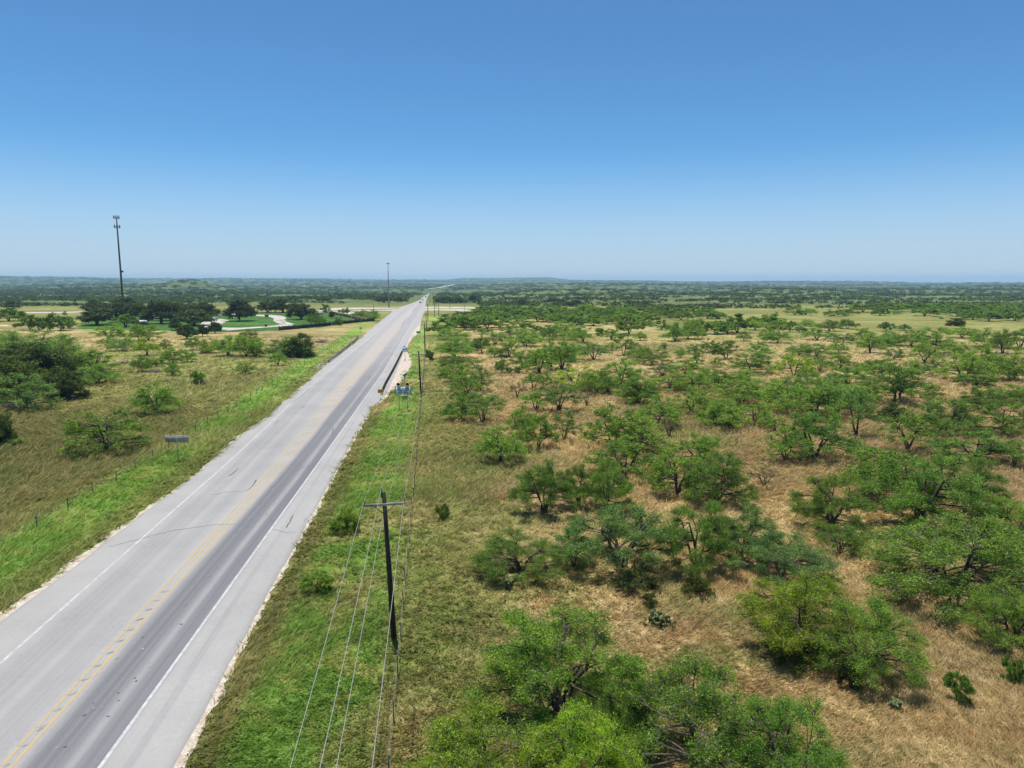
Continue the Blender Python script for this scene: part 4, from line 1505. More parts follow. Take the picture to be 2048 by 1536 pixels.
for i, q in enumerate(sorted([q for q in T if q['side'] == 'L' and 50 < q['x'] < 140 and q['y'] > 655 and q['y'] < 665], key=lambda q: q['x'])):
    q['label'] = 'dark tree in the short row of bare trunks at far left, %s from left' % ORD[i]
for q in T:
    if 'label' in q:
        continue
    if q['phrase']:
        q['label'] = q['phrase']
        continue
    cand = sorted(LMARKS, key=lambda m: math.hypot((m[0] - q['x']), (m[1] - q['y']) * 1.6))[0]
    dx, dy = q['x'] - cand[0], (q['y'] - cand[1]) * 1.6
    if abs(dx) > 2 * abs(dy):
        rel = 'right of' if dx > 0 else 'left of'
    elif abs(dy) > 2 * abs(dx):
        rel = 'before' if dy > 0 else 'behind'
    else:
        rel = ('before and ' if dy > 0 else 'behind and ') + ('right of' if dx > 0 else 'left of')
    key = (cand[2], rel)
    used.setdefault(key, []).append((math.hypot(dx, dy), q))
for (ph, rel), lst in used.items():
    lst.sort(key=lambda e: e[0])
    for i, (_, q) in enumerate(lst):
        pre = '' if len(lst) == 1 else ('nearest ' if i == 0 else ORD[i] + ' nearest ')
        word = KINDWORD[q['kind']]
        tone = TONE_WORD[q['tone']]
        q['label'] = ' '.join(('%s%s %s %s the %s' % (pre, tone, word, rel, ph)).split()[:16])

trng = random.Random(5)
cnt = {}
for q in T:
    g = gp(q['x'], q['y'])
    zc = depth(g)
    wm = q['w'] * zc / FPX
    dist = g.y
    k_ = q['kind']
    hm = z_at(g + Vector((0, wm * .15, 0)), q['top']) * (1.07 if k_ in 'msr' else .98)
    if k_ in 'md' or k_ == 's':
        hm = max(hm, wm * .38)
    key = {'m': 'm_near' if dist < 62 else ('m_mid' if dist < 260 else 'm_far'), 's': 's_near' if dist < 62 else 's_mid', 'd': 'd_mid', 'o': 'o_far', 'c': 'c_mid', 'b': 'b_mid', 'r': 'r_mid'}[k_]
    if k_ == 'r' and dist < 62:
        key = 'r_near'
    if k_ == 's' and dist > 260:
        key = 'm_far'
    i = cnt.get(key, 0)
    cnt[key] = i + 1
    trunk, crown, ext, ht = TREES[key][i % len(TREES[key])]
    grp = GROUPS['F' if q['side'][0] == 'F' else q['side']]
    if k_ in 'cbd' and q['side'] != 'L':
        grp = None
    if k_ == 'o' and q['side'] == 'L':
        grp = 'dark oaks around the park lawn'
    root = thing(KINDNAME[k_], g, q['label'], KINDCAT[k_], grp, trng.uniform(0, 6.28))
    s = wm / ext * (1.05 if (k_ in 'co' or q['side'] == 'L') else (1.15 if dist < 90 else (1.22 if dist < 200 else 1.36)))
    root.scale = (s, s * trng.uniform(.92, 1.08), hm / ht)
    a = link('trunk', trunk, root)
    b = link('crown', crown, root)
    base = OAK if k_ == 'o' else (CED if k_ == 'c' else (DARK if k_ == 'b' else TONE[q['tone']]))
    f = trng.uniform(.80, 1.22) * (.78 if key == 'm_far' else 1.0)  # far crowns get a darker colour in place of the self-shadow big leaves lack
    hsh = trng.uniform(-.07, .07)
    b.color = (base[0] * f * (1 + hsh), base[1] * f, base[2] * f * (1 - hsh), 1)

# ------------------------------------------------------------------ far scrub (one mass)


def scrub():
    r_ = np.random.default_rng(21)
    n = 21000
    inv = r_.uniform(1 / 8600, 1 / 520, n)
    far_ = r_.random(n) < .45
    y = np.where(far_, np.exp(r_.uniform(np.log(800), np.log(8600), n)), 1 / inv)
    x = y * r_.uniform(-.95, .95, n)
    z = hz(x, y)
    open_ = np.sin(x / 47 + 2 * np.sin(y / 90)) + np.sin(y / 38 + 1.5 * np.sin(x / 130)) + .8 * np.sin((x + y) / 23)
    keep = (open_ > -.9) | (y > 1200)
    lvl = np.sin(x / 310 + y / 420) + np.sin(y / 170 + np.sin(x / 700) * 2)
    keep &= ~((y > 1100) & (lvl < -1.25) & (r_.random(n) < .8))
    roadx = np.interp(y, [400, 700, 1000, 1800, 9000], [EDGE_R(400), EDGE_R(700), EDGE_R(1000), EDGE_R(1700), EDGE_R(1700) * 5])
    keep &= ~((y < 1900) & (np.abs(x - roadx + 5) < 16))
    pxx = 1024 + FPX * x / y
    pyy = 562 + FPX * 20 / y
    # keep the cross roads, the meadow, the lawn and the open strips clear
    keep &= ~((pxx > 165) & (pxx < 870) & (pyy > 606))
    keep &= ~((pyy > 618) & (pxx < 900))
    keep &= ~((pxx > 835) & (pxx < 960) & (pyy > 606))
    keep &= ~((pxx > 1440) & (pxx < 1720) & (pyy > 606) & (r_.random(n) < .55))
    keep &= ~((pyy > 612) & (pyy < 618) & (pxx < 1250))
    for a_, b_, p_, x0 in ((591, 597, .75, 960), (600, 604.5, .7, 960), (588.3, 590.6, .9, -99)):
        keep &= ~((pyy > a_) & (pyy < b_) & (pxx > x0) & (r_.random(n) < p_))
    fx = np.array([p_.x for p_ in FARLEG])
    fy = np.array([p_.y for p_ in FARLEG])
    fw = np.interp(y, fy, fx)
    keep &= ~((y > fy[0]) & (y < fy[-1]) & (np.abs(x - fw) < 26))
    x, y, z, lvl = x[keep], y[keep], z[keep], lvl[keep]
    n = len(x)
    rad = np.clip(2.3 + (y - 500) / 420, 1.8, 15) * r_.uniform(.55, 1.5, n)
    hgt_ = np.clip(2.3 + (y - 500) / 1700, 2.2, 5.5) * r_.uniform(.7, 1.35, n)
    big = r_.random(n) < .05
    hgt_ = np.where(big, hgt_ * 1.5, hgt_)
    tone = np.clip(r_.normal(.55, .25, n), 0, 1)
    tone = np.where(big, .05, tone)
    B = 34
    a = r_.uniform(0, 2 * np.pi, (n, B))
    u = np.sqrt(r_.random((n, B)))
    hh = r_.random((n, B)) ** .7
    cx = x[:, None] + np.cos(a) * u * rad[:, None] * 1.25
    cy_ = y[:, None] + np.sin(a) * u * rad[:, None]
    cz = z[:, None] + hgt_[:, None] * (.15 + .85 * hh) * (1 - .55 * u * u)
    c = np.stack([cx, cy_, cz], 2).reshape(-1, 3)
    m = len(c)
    q = np.repeat(rad * .30, B) * r_.uniform(.6, 1.3, m)
    qh = np.minimum(q, np.repeat(hgt_ * .33, B))
    an = r_.uniform(0, 2 * np.pi, m)
    tl = r_.uniform(-.9, .9, m)
    d1 = np.stack([np.cos(an) * q, np.sin(an) * q, np.zeros(m)], 1)
    d2 = np.stack([-np.sin(an) * np.cos(tl) * q * .8, np.cos(an) * np.cos(tl) * q * .8, np.sin(tl) * qh + .35 * qh], 1)
    v = np.stack([c - d1, c - d2, c + d1, c + d2], 1).reshape(-1, 3)
    return v, np.repeat(np.repeat(tone, B), 4)


v, tone = scrub()
me = np_mesh('scrub', v, np.arange(len(v)).reshape(-1, 4), None, MATS['scrub'], False, dict(tone=tone))
tag(link('scrub', me), 'blue-green scrub covering the plain out to the horizon', 'scrub', kind='stuff')

# ------------------------------------------------------------------ utility poles and wires
POLES = [(788, 1278, 985, -.36), (842, 790, 702, -.28), (850, 702, 645, -.05), (853, 662, 625, -.1), (856, 641, 608, 0)]


def utility_pole(base, h, lean, rz, label, arm=2.35, r0=.16, single=False):
    t = thing('utility_pole', base, label, 'utility pole', 'utility poles along the highway', 0)
    top = Vector((lean, 0, h))
    ax = lambda z: Vector((lean * z / h, 0, z))
    m = MB()
    m.tube([ax(-.4), ax(h * .5), ax(h)], [r0, r0 * .83, r0 * .66], 10)
    m.build('shaft', 'creosote', t, True)
    m = MB()
    m.tube([ax(.1) + Vector((r0, -.02, 0)), ax(h * .5) + Vector((r0 * .85, -.02, 0)), ax(h - .8) + Vector((r0 * .7, -.02, 0))], .012, 4, False)
    m.build('ground_wire', 'barb', t)
    u = Vector((math.cos(rz), math.sin(rz), .03))
    f = Vector((-math.sin(rz), math.cos(rz), 0))
    att = []
    if arm:
        za = h - .62
        c_ = ax(za) - f * (r0 * .66 + .055)
        m = MB()
        rot = Matrix((u.normalized(), f, u.normalized().cross(f))).transposed()
        m.box(c_, (arm, .11, .13), rot, .012)
        m.build('crossarm', 'weathered_wood', t)
        for s in (-1, 1):
            m = MB()
            m.tube([c_ + u * s * .55 - f * .06 + Vector((0, 0, -.05)), ax(za - .58) - f * r0 * .75], .022, 5)
            m.build('brace', 'dark_steel', t)
        for s in (-1, 1):
            p_ = c_ + u * s * (arm / 2 - .1) + Vector((0, 0, .065))
            m = MB()
            m.lathe([(.02, 0), (.02, .07), (.055, .08), (.05, .12), (.035, .13), (.05, .17), (.03, .21)], 8, p_)
            m.build('insulator', 'dark_ins', t, True)
            att.append(p_ + Vector((0, 0, .2)))
        p_ = ax(h) - u * (r0 * .66 + .01)
        m = MB()
        m.box(p_ + Vector((0, 0, -.08)), (.05, .05, .4))
        m.lathe([(.02, .1), (.055, .13), (.05, .17), (.035, .18), (.05, .22), (.03, .26)], 8, p_)
        m.build('insulator', 'dark_ins', t, True)
        att.insert(1, p_ + Vector((0, 0, .25)))
        p_ = ax(h - 1.75) - u * (r0 + .03)
        m = MB()
        m.lathe([(.03, -.06), (.05, -.03), (.035, 0), (.05, .03), (.03, .06)], 8, p_)
        m.build('insulator', 'porcelain', t, True)
        att.append(p_ - u * .05)
    return t, [Vector(base) + a_ for a_ in att]


line = []
lab = ['dark leaning wooden utility pole nearest the camera beside the wire fence', 'second utility pole from the camera, behind the flashing-light sign', 'third utility pole from the camera, beyond the small green sign',
       'fourth utility pole from the camera along the highway', 'fifth utility pole from the camera, near the cross road']
DIR = math.atan2(gp(842, 790).y - gp(788, 1278).y, gp(842, 790).x - gp(788, 1278).x) - math.pi / 2
g1, g2 = gp(788, 1278), gp(842, 790)
for i, (px, py, pt, ln) in enumerate(POLES):
    g = gp(px, py)
    h = z_at(g, pt)
    t, att = utility_pole(g, h, ln, DIR, lab[i], r0=.19 if i == 4 else .165)
    line.append(att)
g0 = g1 - (g2 - g1)
off = [a - g1 for a in line[0]]
line.insert(0, [g0 + o_ for o_ in off])
names = ['outer conductor on the road side of the pole line', 'middle conductor on the pole-top insulators', 'outer conductor on the field side of the pole line', 'lowest neutral cable on the pole line']
for w_ in range(4):
    m = MB()
    for a, b in zip(line[:-1], line[1:]):
        A, B = a[w_], b[w_]
        n = 20
        L_ = (B - A).length
        sag = 1.15 * (L_ / 88) ** 2 * (1.25 if w_ == 3 else 1)
        pts = [A.lerp(B, i / n) - Vector((0, 0, 4 * sag * (i / n) * (1 - i / n))) for i in range(n + 1)]
        m.tube(pts, .011 if a is line[0] else .008, 4, False)
    tag(m.build('power_cable', 'wire'), 'thin pale ' + names[w_], 'power cable', 'cables of the roadside power line')
others = [((869.5, 635), 603, True, 'utility pole standing right of the highway just before the cross road, leftmost of that pair'), ((877.5, 633), 604, True, 'utility pole right of the highway before the cross road, rightmost of that pair'),
          ((872, 616), 587, True, 'tall utility pole just beyond the right cross road'), ((866.5, 610), 585, True, 'utility pole beyond the cross road, beside the highway verge'),
          ((860, 606), 586, False, 'utility pole hugging the highway beyond the junction'), ((900, 617), 589, False, 'bare utility pole beside the right cross road before dark trees'),
          ((748, 630), 609, False, 'short dark pole behind the yellowish trees left of the highway'), ((291, 610), 592, True, 'distant utility pole behind the oak clump'), ((489, 610), 592, True, 'distant utility pole behind the large lone oak'),
          ((684, 603), 588, True, 'distant utility pole in the scrub left of the highway')]
for (px, py), pt, arm, lb in others:
    g = gp(px, py)
    utility_pole(g, z_at(g, pt), 0, -.1, lb, arm=2.4 if arm else 0, r0=.18)

# ------------------------------------------------------------------ wire fences


def wire_fence(fx, y0, y1, step, hgt, label, mat, wires, rad=.035, white_tip=False, growth=0.0):
    y_ = y0
    pts = []
    st = step
    while y_ < y1:
        pts.append(Vector((float(fx(y_)), y_, 0)))
        y_ += st
    mid = pts[len(pts) // 2]
    t = thing('wire_fence', (pts[0].x, pts[0].y, 0), label, 'fence')
    o_ = pts[0]
    for p_ in pts:
        q = p_ - o_
        m = MB()
        h_ = hgt * random.uniform(.93, 1.07)
        lx = random.gauss(0, .04)
        m.tube([q + Vector((0, 0, -.2)), q + Vector((lx, random.gauss(0, .03), h_))], rad, 6)
        m.box(q + Vector((lx * .9, -rad, h_ * .9)), (rad * 2.6, .02, h_ * .16))
        m.build('post', mat, t)
    m = MB()
    for z in wires:
        m.tube([p_ - o_ + Vector((0, 0, z * hgt)) for p_ in pts], .0035, 3, False)
    m.build('wire_strands', 'barb', t)
    return t


random.seed(17)
wire_fence(FENCE_R, flat(0, 1560)[1], 215, 3.75, 1.15, 'wire fence on thin dark posts running right of the utility poles', 'tpost', (.35, .6, .8, .97), .032)
wire_fence(FENCE_L, flat(0, 1100)[1], 235, 4.6, 1.15, 'barbed wire fence on thin posts in the grass left of the highway', 'tpost', (.35, .6, .8, .97), .04)

# ------------------------------------------------------------------ guardrails


def guardrail(pix, label, side, nposts_step=1.9, flare=True):
    g = [gp(*q) for q in pix]
    pts = []
    for a, b in zip(g[:-1], g[1:]):
        n = max(1, int((b - a).length / nposts_step))
        pts += [a.lerp(b, i / n) for i in range(n)]
    pts.append(g[-1])
    t = thing('guardrail', g[0], label, 'guardrail', 'guardrails of the culvert')
    o_ = g[0]
    prof = [(0.0, .43), (.035, .46), (.08, .50), (.08, .54), (.035, .58), (.02, .595), (.035, .61), (.08, .65), (.08, .69), (.035, .73), (.0, .76)]
    vs, fq = [], []
    for i, p_ in enumerate(pts):
        d = (pts[min(i + 1, len(pts) - 1)] - pts[max(i - 1, 0)]).normalized()
        nrm = Vector((-d.y, d.x, 0)) * side
        for (a, z) in prof:
            vs.append(p_ - o_ + nrm * a + Vector((0, 0, z)))
        for (a, z) in prof:
            vs.append(p_ - o_ + nrm * (a - .012) + Vector((0, 0, z)))
    n = len(prof)
    for i in range(len(pts) - 1):
        for j in range(n - 1):
            b0, b1 = i * 2 * n, (i + 1) * 2 * n
            fq.append((b0 + j, b0 + j + 1, b1 + j + 1, b1 + j))
            fq.append((b0 + n + j + 1, b0 + n + j, b1 + n + j, b1 + n + j + 1))
    m = MB()
    m.add(vs, fq)
    m.build('beam', 'rail', t, True)
    for i, p_ in enumerate(pts):
        d = (pts[min(i + 1, len(pts) - 1)] - pts[max(i - 1, 0)]).normalized()
        nrm = Vector((-d.y, d.x, 0)) * side
        m = MB()
        an = math.atan2(d.y, d.x)
        rot = Matrix.Rotation(an, 3, 'Z')
        m.box(p_ - o_ - nrm * .18 + Vector((0, 0, .35)), (.17, .17, .9), rot, .01)
        m.box(p_ - o_ - nrm * .05 + Vector((0, 0, .6)), (.14, .12, .34), rot)
        m.build('post', 'post', t)
    return t


GR = [(762.5, 790), (766, 781), (770, 772), (777, 759), (786, 742.5), (795, 724.5), (803, 707.5), (808.5, 697)]
guardrail(GR, 'dark weathered guardrail on the right edge of the highway behind the flashing-light sign', 1)
guardrail([(658, 727), (672, 715.5), (688, 702.5), (703, 690), (713, 681.5), (717, 676)], 'grey guardrail on the left edge of the highway', -1)
pad = MB()
a, b = gp(640, 742), gp(657, 726)
pad.add([(a.x, a.y, .022), (b.x, b.y, .022), (b.x - 2.6, b.y - 1, .022), (a.x - .6, a.y, .022)], [(0, 1, 2, 3)])
tag(pad.build('asphalt_apron', 'tar_faint'), 'dark asphalt apron at the near end of the left guardrail', 'paving', kind='structure')

# ------------------------------------------------------------------ signs
g = gp(762, 791)
t = thing('hazard_marker', g + Vector((-.05, -.25, 0)), 'square yellow and black hazard marker at the near end of the right guardrail', 'road sign')
m = MB()
m.tube([(0, 0, -.2), (0, 0, 1.0)], .03, 6)
m.build('post', 'dark_steel', t)
m = MB()
m.box((0, -.04, .85), (.85, .03, .75), None, .05)
pl = m.build('plate', 'yellow', t)
m = MB()
m.box((-.20, -.061, .85), (.16, .006, .6), Matrix.Rotation(.5, 3, 'Y'))
m.box((.18, -.061, .85), (.16, .006, .6), Matrix.Rotation(.5, 3, 'Y'))
m.build('stripes', 'black', pl)

# flashing sign
g = gp(807, 821)
zc = depth(g)
sc = zc / FPX
zt, zb = z_at(g, 773.5), z_at(g, 788.5)
bw = 30.5 * sc
t = thing('warning_sign', g, 'pale blue-white sign on two posts with dark lettering and two flashing beacons', 'road sign', rz=.05)
for s in (-1, 1):
    m = MB()
    m.tube([(s * 8 * sc, .03, -.2), (s * 8 * sc, .03, zt + .1)], .05, 8)
    m.build('post', 'galv', t)
m = MB()
m.box((0, -.05, (zt + zb) / 2), (bw, .04, zt - zb), None, 0.0)
bd = m.build('panel', 'sign_blue', t)
m = MB()
m.box((0, -.075, (zt + zb) / 2), (bw - .18, .012, zt - zb - .16))
m.build('panel_face', 'sign_white', bd)
for i, s in enumerate(('ALL COMMERCIAL', 'VEHICLES & BUSES', 'NEXT RIGHT', 'WHEN FLASHING')):
    me = text_mesh(s, .30, 'sign_ink', 'lettering')
    o_ = link('lettering', me, bd, (0, -.084, zt - .27 - i * (zt - zb - .5) / 3))
    o_.rotation_euler = (R(90), 0, 0)
    wdt = o_.dimensions.x if o_.dimensions.x else 2
    xs2 = [v_.co.x for v_ in me.vertices]
    o_.scale = ((bw - .42) / (max(xs2) - min(xs2)) * (.98 if i < 2 else (.62 if i == 2 else .88)), 1.05, 1)
for s in (-1, 1):
    b = MB()
    x0, z0 = s * 9 * sc - (.02 if s < 0 else 0), zt + .42
    b.tube([(x0, .10, z0), (x0, -.16, z0)], [.24, .24], 14)
    ho = b.build('beacon', 'black', t, True)
    b = MB()
    n = 10
    vs = []
    for kk in range(n + 1):
        a = math.pi * (-.08 + 1.16 * kk / n)
        for yy in (.14, -.42):
            vs.append((x0 + math.cos(a) * .27, yy, z0 + math.sin(a) * .27))
    b.add(vs, [(2 * i, 2 * i + 1, 2 * i + 3, 2 * i + 2) for i in range(n)])
    b.build('visor', 'yellow', ho, True)
    b = MB()
    b.tube([(x0, .03, zt), (x0, .03, z0 - .2)], .03, 6)
    b.build('bracket', 'galv', ho)
m = MB()
m.tube([(2.0 * sc, 2.4, -.2), (2.0 * sc, 2.4, zt + 1.7)], .05, 8)
g2_ = gp(810, 800)
t2 = thing('solar_panel_post', g2_, 'thin post with a small tilted solar panel behind the flashing-light sign', 'solar panel')
hp = z_at(g2_, 751)
m = MB()
m.tube([(0, 0, -.2), (0, 0, hp)], .045, 8)
m.build('post', 'galv', t2)
m = MB()
m.box((.1, 0, hp + .12), (.75, .05, .5), Matrix.Rotation(-.7, 3, 'Y') @ Matrix.Rotation(.9, 3, 'X'))
m.build('panel', 'solar', t2)
for dx in (-.26, .26):
    m = MB()
    m.box((dx, -.12, z_at(g2_, 793.5)), (.34, .22, .5), None, .03)
    bx_ = m.build('control_box', 'galv', t2)
    m = MB()
    m.box((dx, -.13, z_at(g2_, 793.5) + .27), (.38, .28, .05))
    m.build('lid', 'white', bx_)

# route sign
g = gp(810.5, 722)
zt, zb = z_at(g, 694), z_at(g, 703.3)
t = thing('route_sign', g, 'small blue-white route sign on a single post at the far end of the right guardrail', 'road sign', rz=.05)
m = MB()
m.tube([(0, .03, -.2), (0, .03, zt)], .045, 8)
m.build('post', 'galv', t)
bw = 11 * depth(g) / FPX
m = MB()
m.box((0, -.03, (zt + zb) / 2), (bw, .03, zt - zb))
bd = m.build('plate', 'sign_white', t)
m = MB()
for dz, hh_ in (((zt - zb) * .5 - .04, .08), (-(zt - zb) * .5 + .04, .08)):
    m.box((0, -.05, (zt + zb) / 2 + dz), (bw, .012, hh_))
m.build('border', 'sign_blue', bd)
me = text_mesh('377', .85, 'sign_ink', 'lettering')
o_ = link('lettering', me, bd, (0, -.052, (zt + zb) / 2))
o_.rotation_euler = (R(90), 0, 0)
o_.scale = (.85, 1, 1)

# green place sign
g = gp(837, 672.5)
zt, zb = z_at(g, 662.3), z_at(g, 666.3)
t = thing('place_sign', g, 'small green sign on a post in the verge beside the third utility pole', 'road sign', rz=.05)
bw = 8 * depth(g) / FPX
for s in (-1, 1):
    m = MB()
    m.tube([(s * bw * .3, .03, -.2), (s * bw * .3, .03, zt)], .04, 6)
    m.build('post', 'galv', t)
m = MB()
m.box((0, -.03, (zt + zb) / 2), (bw, .03, zt - zb))
bd = m.build('plate', 'sign_green', t)

# sign back, left verge
g = gp(357, 923)
sc = depth(g) / FPX
zt, zb = z_at(g, 871), z_at(g, 885)
t = thing('sign_back', g, 'grey back of a wide road sign on one post in the left verge', 'road sign', rz=-.05)
m = MB()
m.tube([(0, 0, -.3), (0, 0, zt - .03)], .05, 8)
m.build('post', 'galv', t)
m = MB()
m.box((-1.0 * sc, .08, (zt + zb) / 2), (48 * sc, .03, zt - zb), None, 0)
bd = m.build('plate', 'alu_back', t)
m = MB()
m.box((-1 * sc, .045, zt - .06), (34 * sc, .05, .06))
m.box((-1 * sc, .045, zb + .12), (34 * sc, .05, .05))
m.build('stiffener', 'galv', bd)
# small sign back
g = gp(721.5, 667.5)
zt, zb = z_at(g, 653.7), z_at(g, 658)
t = thing('sign_back', g, 'small grey square sign back on a post beyond the left guardrail', 'road sign', rz=-.05)
m = MB()
m.tube([(0, 0, -.3), (0, 0, zt)], .05, 6)
m.build('post', 'galv', t)
m = MB()
m.box((0, .07, (zt + zb) / 2), (4.6 * depth(g) / FPX, .03, zt - zb))
m.build('plate', 'alu_back', t)
# thin marker posts in the verge
for i, (px, py, hh_, lb) in enumerate(((826, 795, .9, 'white-topped marker post in the grass right of the flashing-light sign'), (790.5, 782, 1.1, 'thin marker post in the grass left of the flashing-light sign'))):
    g = gp(px, py)
    t = thing('marker_post', g, lb, 'marker post')
    m = MB()
    m.tube([(0, 0, -.2), (0, 0, hh_ * .8)], .05, 8)
    m.build('post', 'galv', t)
    m = MB()
    m.lathe([(.09, hh_ * .8), (.12, hh_ * .88), (.10, hh_ * .97), (.03, hh_)], 10)
    m.build('cap', 'white', t, True)

# ------------------------------------------------------------------ masts
g = gp(247, 617)
h = z_at(g, 432)
t = thing('phone_mast', g, 'very tall dark phone mast with antenna arrays above the oaks', 'phone mast')
m = MB()
m.tube([(0, 0, -.5), (0, 0, h * .5), (0, 0, h - 1)], [.75, .6, .42], 12)
m.build('shaft', 'dark_steel', t, True)
for zc_, nn, rr in ((h - 1.2, 9, 1.9), (h - 7.8, 6, 1.9)):
    m = MB()
    for i in range(3):
        a = i * 2.094 + .5
        m.tube([(0, 0, zc_), (math.cos(a) * rr, math.sin(a) * rr, zc_)], .09, 5)
        b, c_ = a + .62, a - .62
        m.tube([(math.cos(b) * rr, math.sin(b) * rr, zc_), (math.cos(c_) * rr, math.sin(c_) * rr, zc_)], .07, 5)
    m.build('platform', 'dark_steel', t)
    for i in range(nn):
        a = i * 2 * math.pi / nn + .2
        m = MB()
        m.box((math.cos(a) * rr, math.sin(a) * rr, zc_ + .4), (.32, .55, 2.4), Matrix.Rotation(a, 3, 'Z'), .05)
        m.build('antenna', 'grey_paint', t)
m = MB()
m.tube([(0, 0, h - 1), (0, 0, h + .9)], .07, 6)
m.build('tip_rod', 'dark_steel', t)
zd = z_at(g, 543)
m = MB()
m.tube([(.4, 0, zd), (1.1, -.2, zd)], .09, 6)
dm = m.build('dish_arm', 'dark_steel', t)
m = MB()
m.tube([(1.35, .3, zd), (1.35, .05, zd), (1.35, -.4, zd - .02), (1.35, -.5, zd)], [.35, .75, .8, .3], 14)
m.build('dish', 'dark_steel', t, True)

g = gp(778, 615)
h = z_at(g, 526)
t = thing('light_mast', g, 'tall grey high-mast light with a round lamp ring left of the highway', 'light mast')
m = MB()
m.tube([(0, 0, -.3), (0, 0, h * .5), (0, 0, h)], [.5, .36, .2], 12)
m.build('shaft', 'grey_paint', t, True)
m = MB()
n = 18
m.tube([(math.cos(2 * math.pi * i / n) * .9, math.sin(2 * math.pi * i / n) * .9, h - .35) for i in range(n + 1)], .07, 5)
for i in range(4):
    a = i * math.pi / 2
    m.tube([(0, 0, h - .25), (math.cos(a) * .9, math.sin(a) * .9, h - .35)], .05, 5)
rg = m.build('lamp_ring', 'dark_steel', t)
for i in range(6):
    a = i * math.pi / 3
    m = MB()
    m.lathe([(.32, -.75), (.30, -.6), (.14, -.38), (.10, -.3)], 10, (math.cos(a) * 1.15, math.sin(a) * 1.15, h))
    m.build('lamp', 'dark_steel', rg, True)
m = MB()
m.lathe([(.2, 0), (.22, .25), (.12, .55), (.04, .7)], 10, (0, 0, h))
m.build('cap', 'dark_steel', t, True)

for i, ((px, py), pt, lb) in enumerate((((929, 622), 594, 'street lamp with a bright angled head beside the right cross road, nearest the highway'), ((1006, 614), 594, 'street lamp with a bright angled head behind the thicket, middle one of three'),
                                       ((1080, 611), 594, 'street lamp with a bright angled head, farthest from the highway'))):
    g = gp(px, py)
    h = z_at(g, pt + 2)
    t = thing('street_lamp', g, lb, 'street lamp', 'street lamps of the cross road')
    m = MB()
    m.tube([(0, 0, -.2), (0, 0, h * .8), (-.2, 0, h)], [.16, .11, .09], 8)
    m.build('shaft', 'galv', t, True)
    m = MB()
    m.tube([(-.2, 0, h - .2), (-.5, 0, h + .35), (-1.3, 0, h + .95)], [.14, .13, .12], 6)
    m.build('arm', 'lamp_housing', t)
    m = MB()
    m.box((-1.75, 0, h + 1.25), (2.2, .8, .3), Matrix.Rotation(.62, 3, 'Y'), .1)
    m.build('lamp_head', 'lamp_housing', t)

# ------------------------------------------------------------------ park: shed, shelters, fences, bins
g = gp(279, 653)
s = depth(g) / FPX
t = thing('shed', g, 'small dark shed with a pale metal roof on the park lawn', 'shed', rz=.06)
W, D, H = 19.5 * s, 3.4, z_at(g, 644) - .05
m = MB()
m.box((0, D / 2, H / 2), (W, D, H))
for i in range(14):
    m.box((-W / 2 + (i + .5) * W / 14, -.02, H / 2), (.07, .05, H - .06))
m.build('wall', 'dark_wall', t)
m = MB()
hr = .75
e = .25
m.add([(-W / 2 - e, -e, H), (W / 2 + e, -e, H), (W / 2 + e, D / 2, H + hr), (-W / 2 - e, D / 2, H + hr), (-W / 2 - e, D + e, H), (W / 2 + e, D + e, H)], [(0, 1, 2, 3), (3, 2, 5, 4), (0, 4, 5, 1)], [(0, 3, 4), (1, 5, 2)])
m.build('roof', 'roof_metal', t)
m = MB()
m.box((.2 * W, -.05, H * .42), (1.1, .05, H * .8))
m.build('door', 'dark_steel', t)
for (x0, x1, yb, yt, lb) in ((537, 561, 625, 615.3, 'long low open picnic shelter under the far oaks, leftmost'), (571, 587, 625, 616.3, 'open picnic shelter beside the far oaks, second from the left'),
                             (625, 644, 629, 622.0, 'open picnic shelter with a pale roof behind the round oak'), (606, 632, 635, 626.6, 'low open picnic shelter in front of the round oak')):
    a, b = gp(x0, yb), gp(x1, yb)
    W = b.x - a.x
    hh_ = z_at(a, yt)
    t = thing('picnic_shelter', ((a.x + b.x) / 2, a.y, 0), lb, 'picnic shelter', 'picnic shelters in the park')
    m = MB()
    m.box((0, 2, hh_), (W, 4.6, .22), Matrix.Rotation(.10, 3, 'X'))
    m.build('roof', 'roof_metal', t)
    for sx_ in (-1, 1):
        for yy in (.3, 3.7):
            m = MB()
            m.box((sx_ * (W / 2 - .5), yy, (hh_ - .25) / 2), (.22, .22, hh_ - .25))
            m.build('post', 'dark_wood', t)
    m = MB()
    m.box((0, 2, .75), (2.2, .9, .08))
    m.box((0, 2, .37), (.3, .6, .72))
    for yy in (1.2, 2.8):
        m.box((0, yy, .45), (2.2, .3, .07))
    m.build('picnic_table', 'weathered_wood', t)


def board_fence(pix, hgt, mat, label, gap=.0, seed=1):
    r_ = random.Random(seed)
    g_ = [gp(*q) for q in pix]
    t_o = thing('board_fence', g_[0], label, 'fence')
    m_ = MB()
    for a_, b_ in zip(g_[:-1], g_[1:]):
        L_ = (b_ - a_).length
        d_ = (b_ - a_).normalized()
        an = math.atan2(d_.y, d_.x)
        rot = Matrix.Rotation(an, 3, 'Z')
        n_ = max(1, int(L_ / .45))
        for i_ in range(n_):
            if gap and math.sin(i_ * .9 + seed) > .55 and r_.random() < gap:
                continue
            p_ = a_.lerp(b_, (i_ + .5) / n_) - g_[0]
            h_ = hgt * r_.uniform(.86, 1.1)
            m_.box(p_ + Vector((0, 0, h_ / 2)), (.40, .05, h_), rot)
        n_ = max(1, int(L_ / 4))
        for i_ in range(n_ + 1):
            p_ = a_.lerp(b_, i_ / n_) - g_[0]
            mp = MB()
            mp.box(p_ + Vector((0, .08, hgt * .55)), (.22, .22, hgt * 1.15), rot, .02)
            mp.build('post', mat, t_o)
    m_.build('boards', mat, t_o)
    return t_o


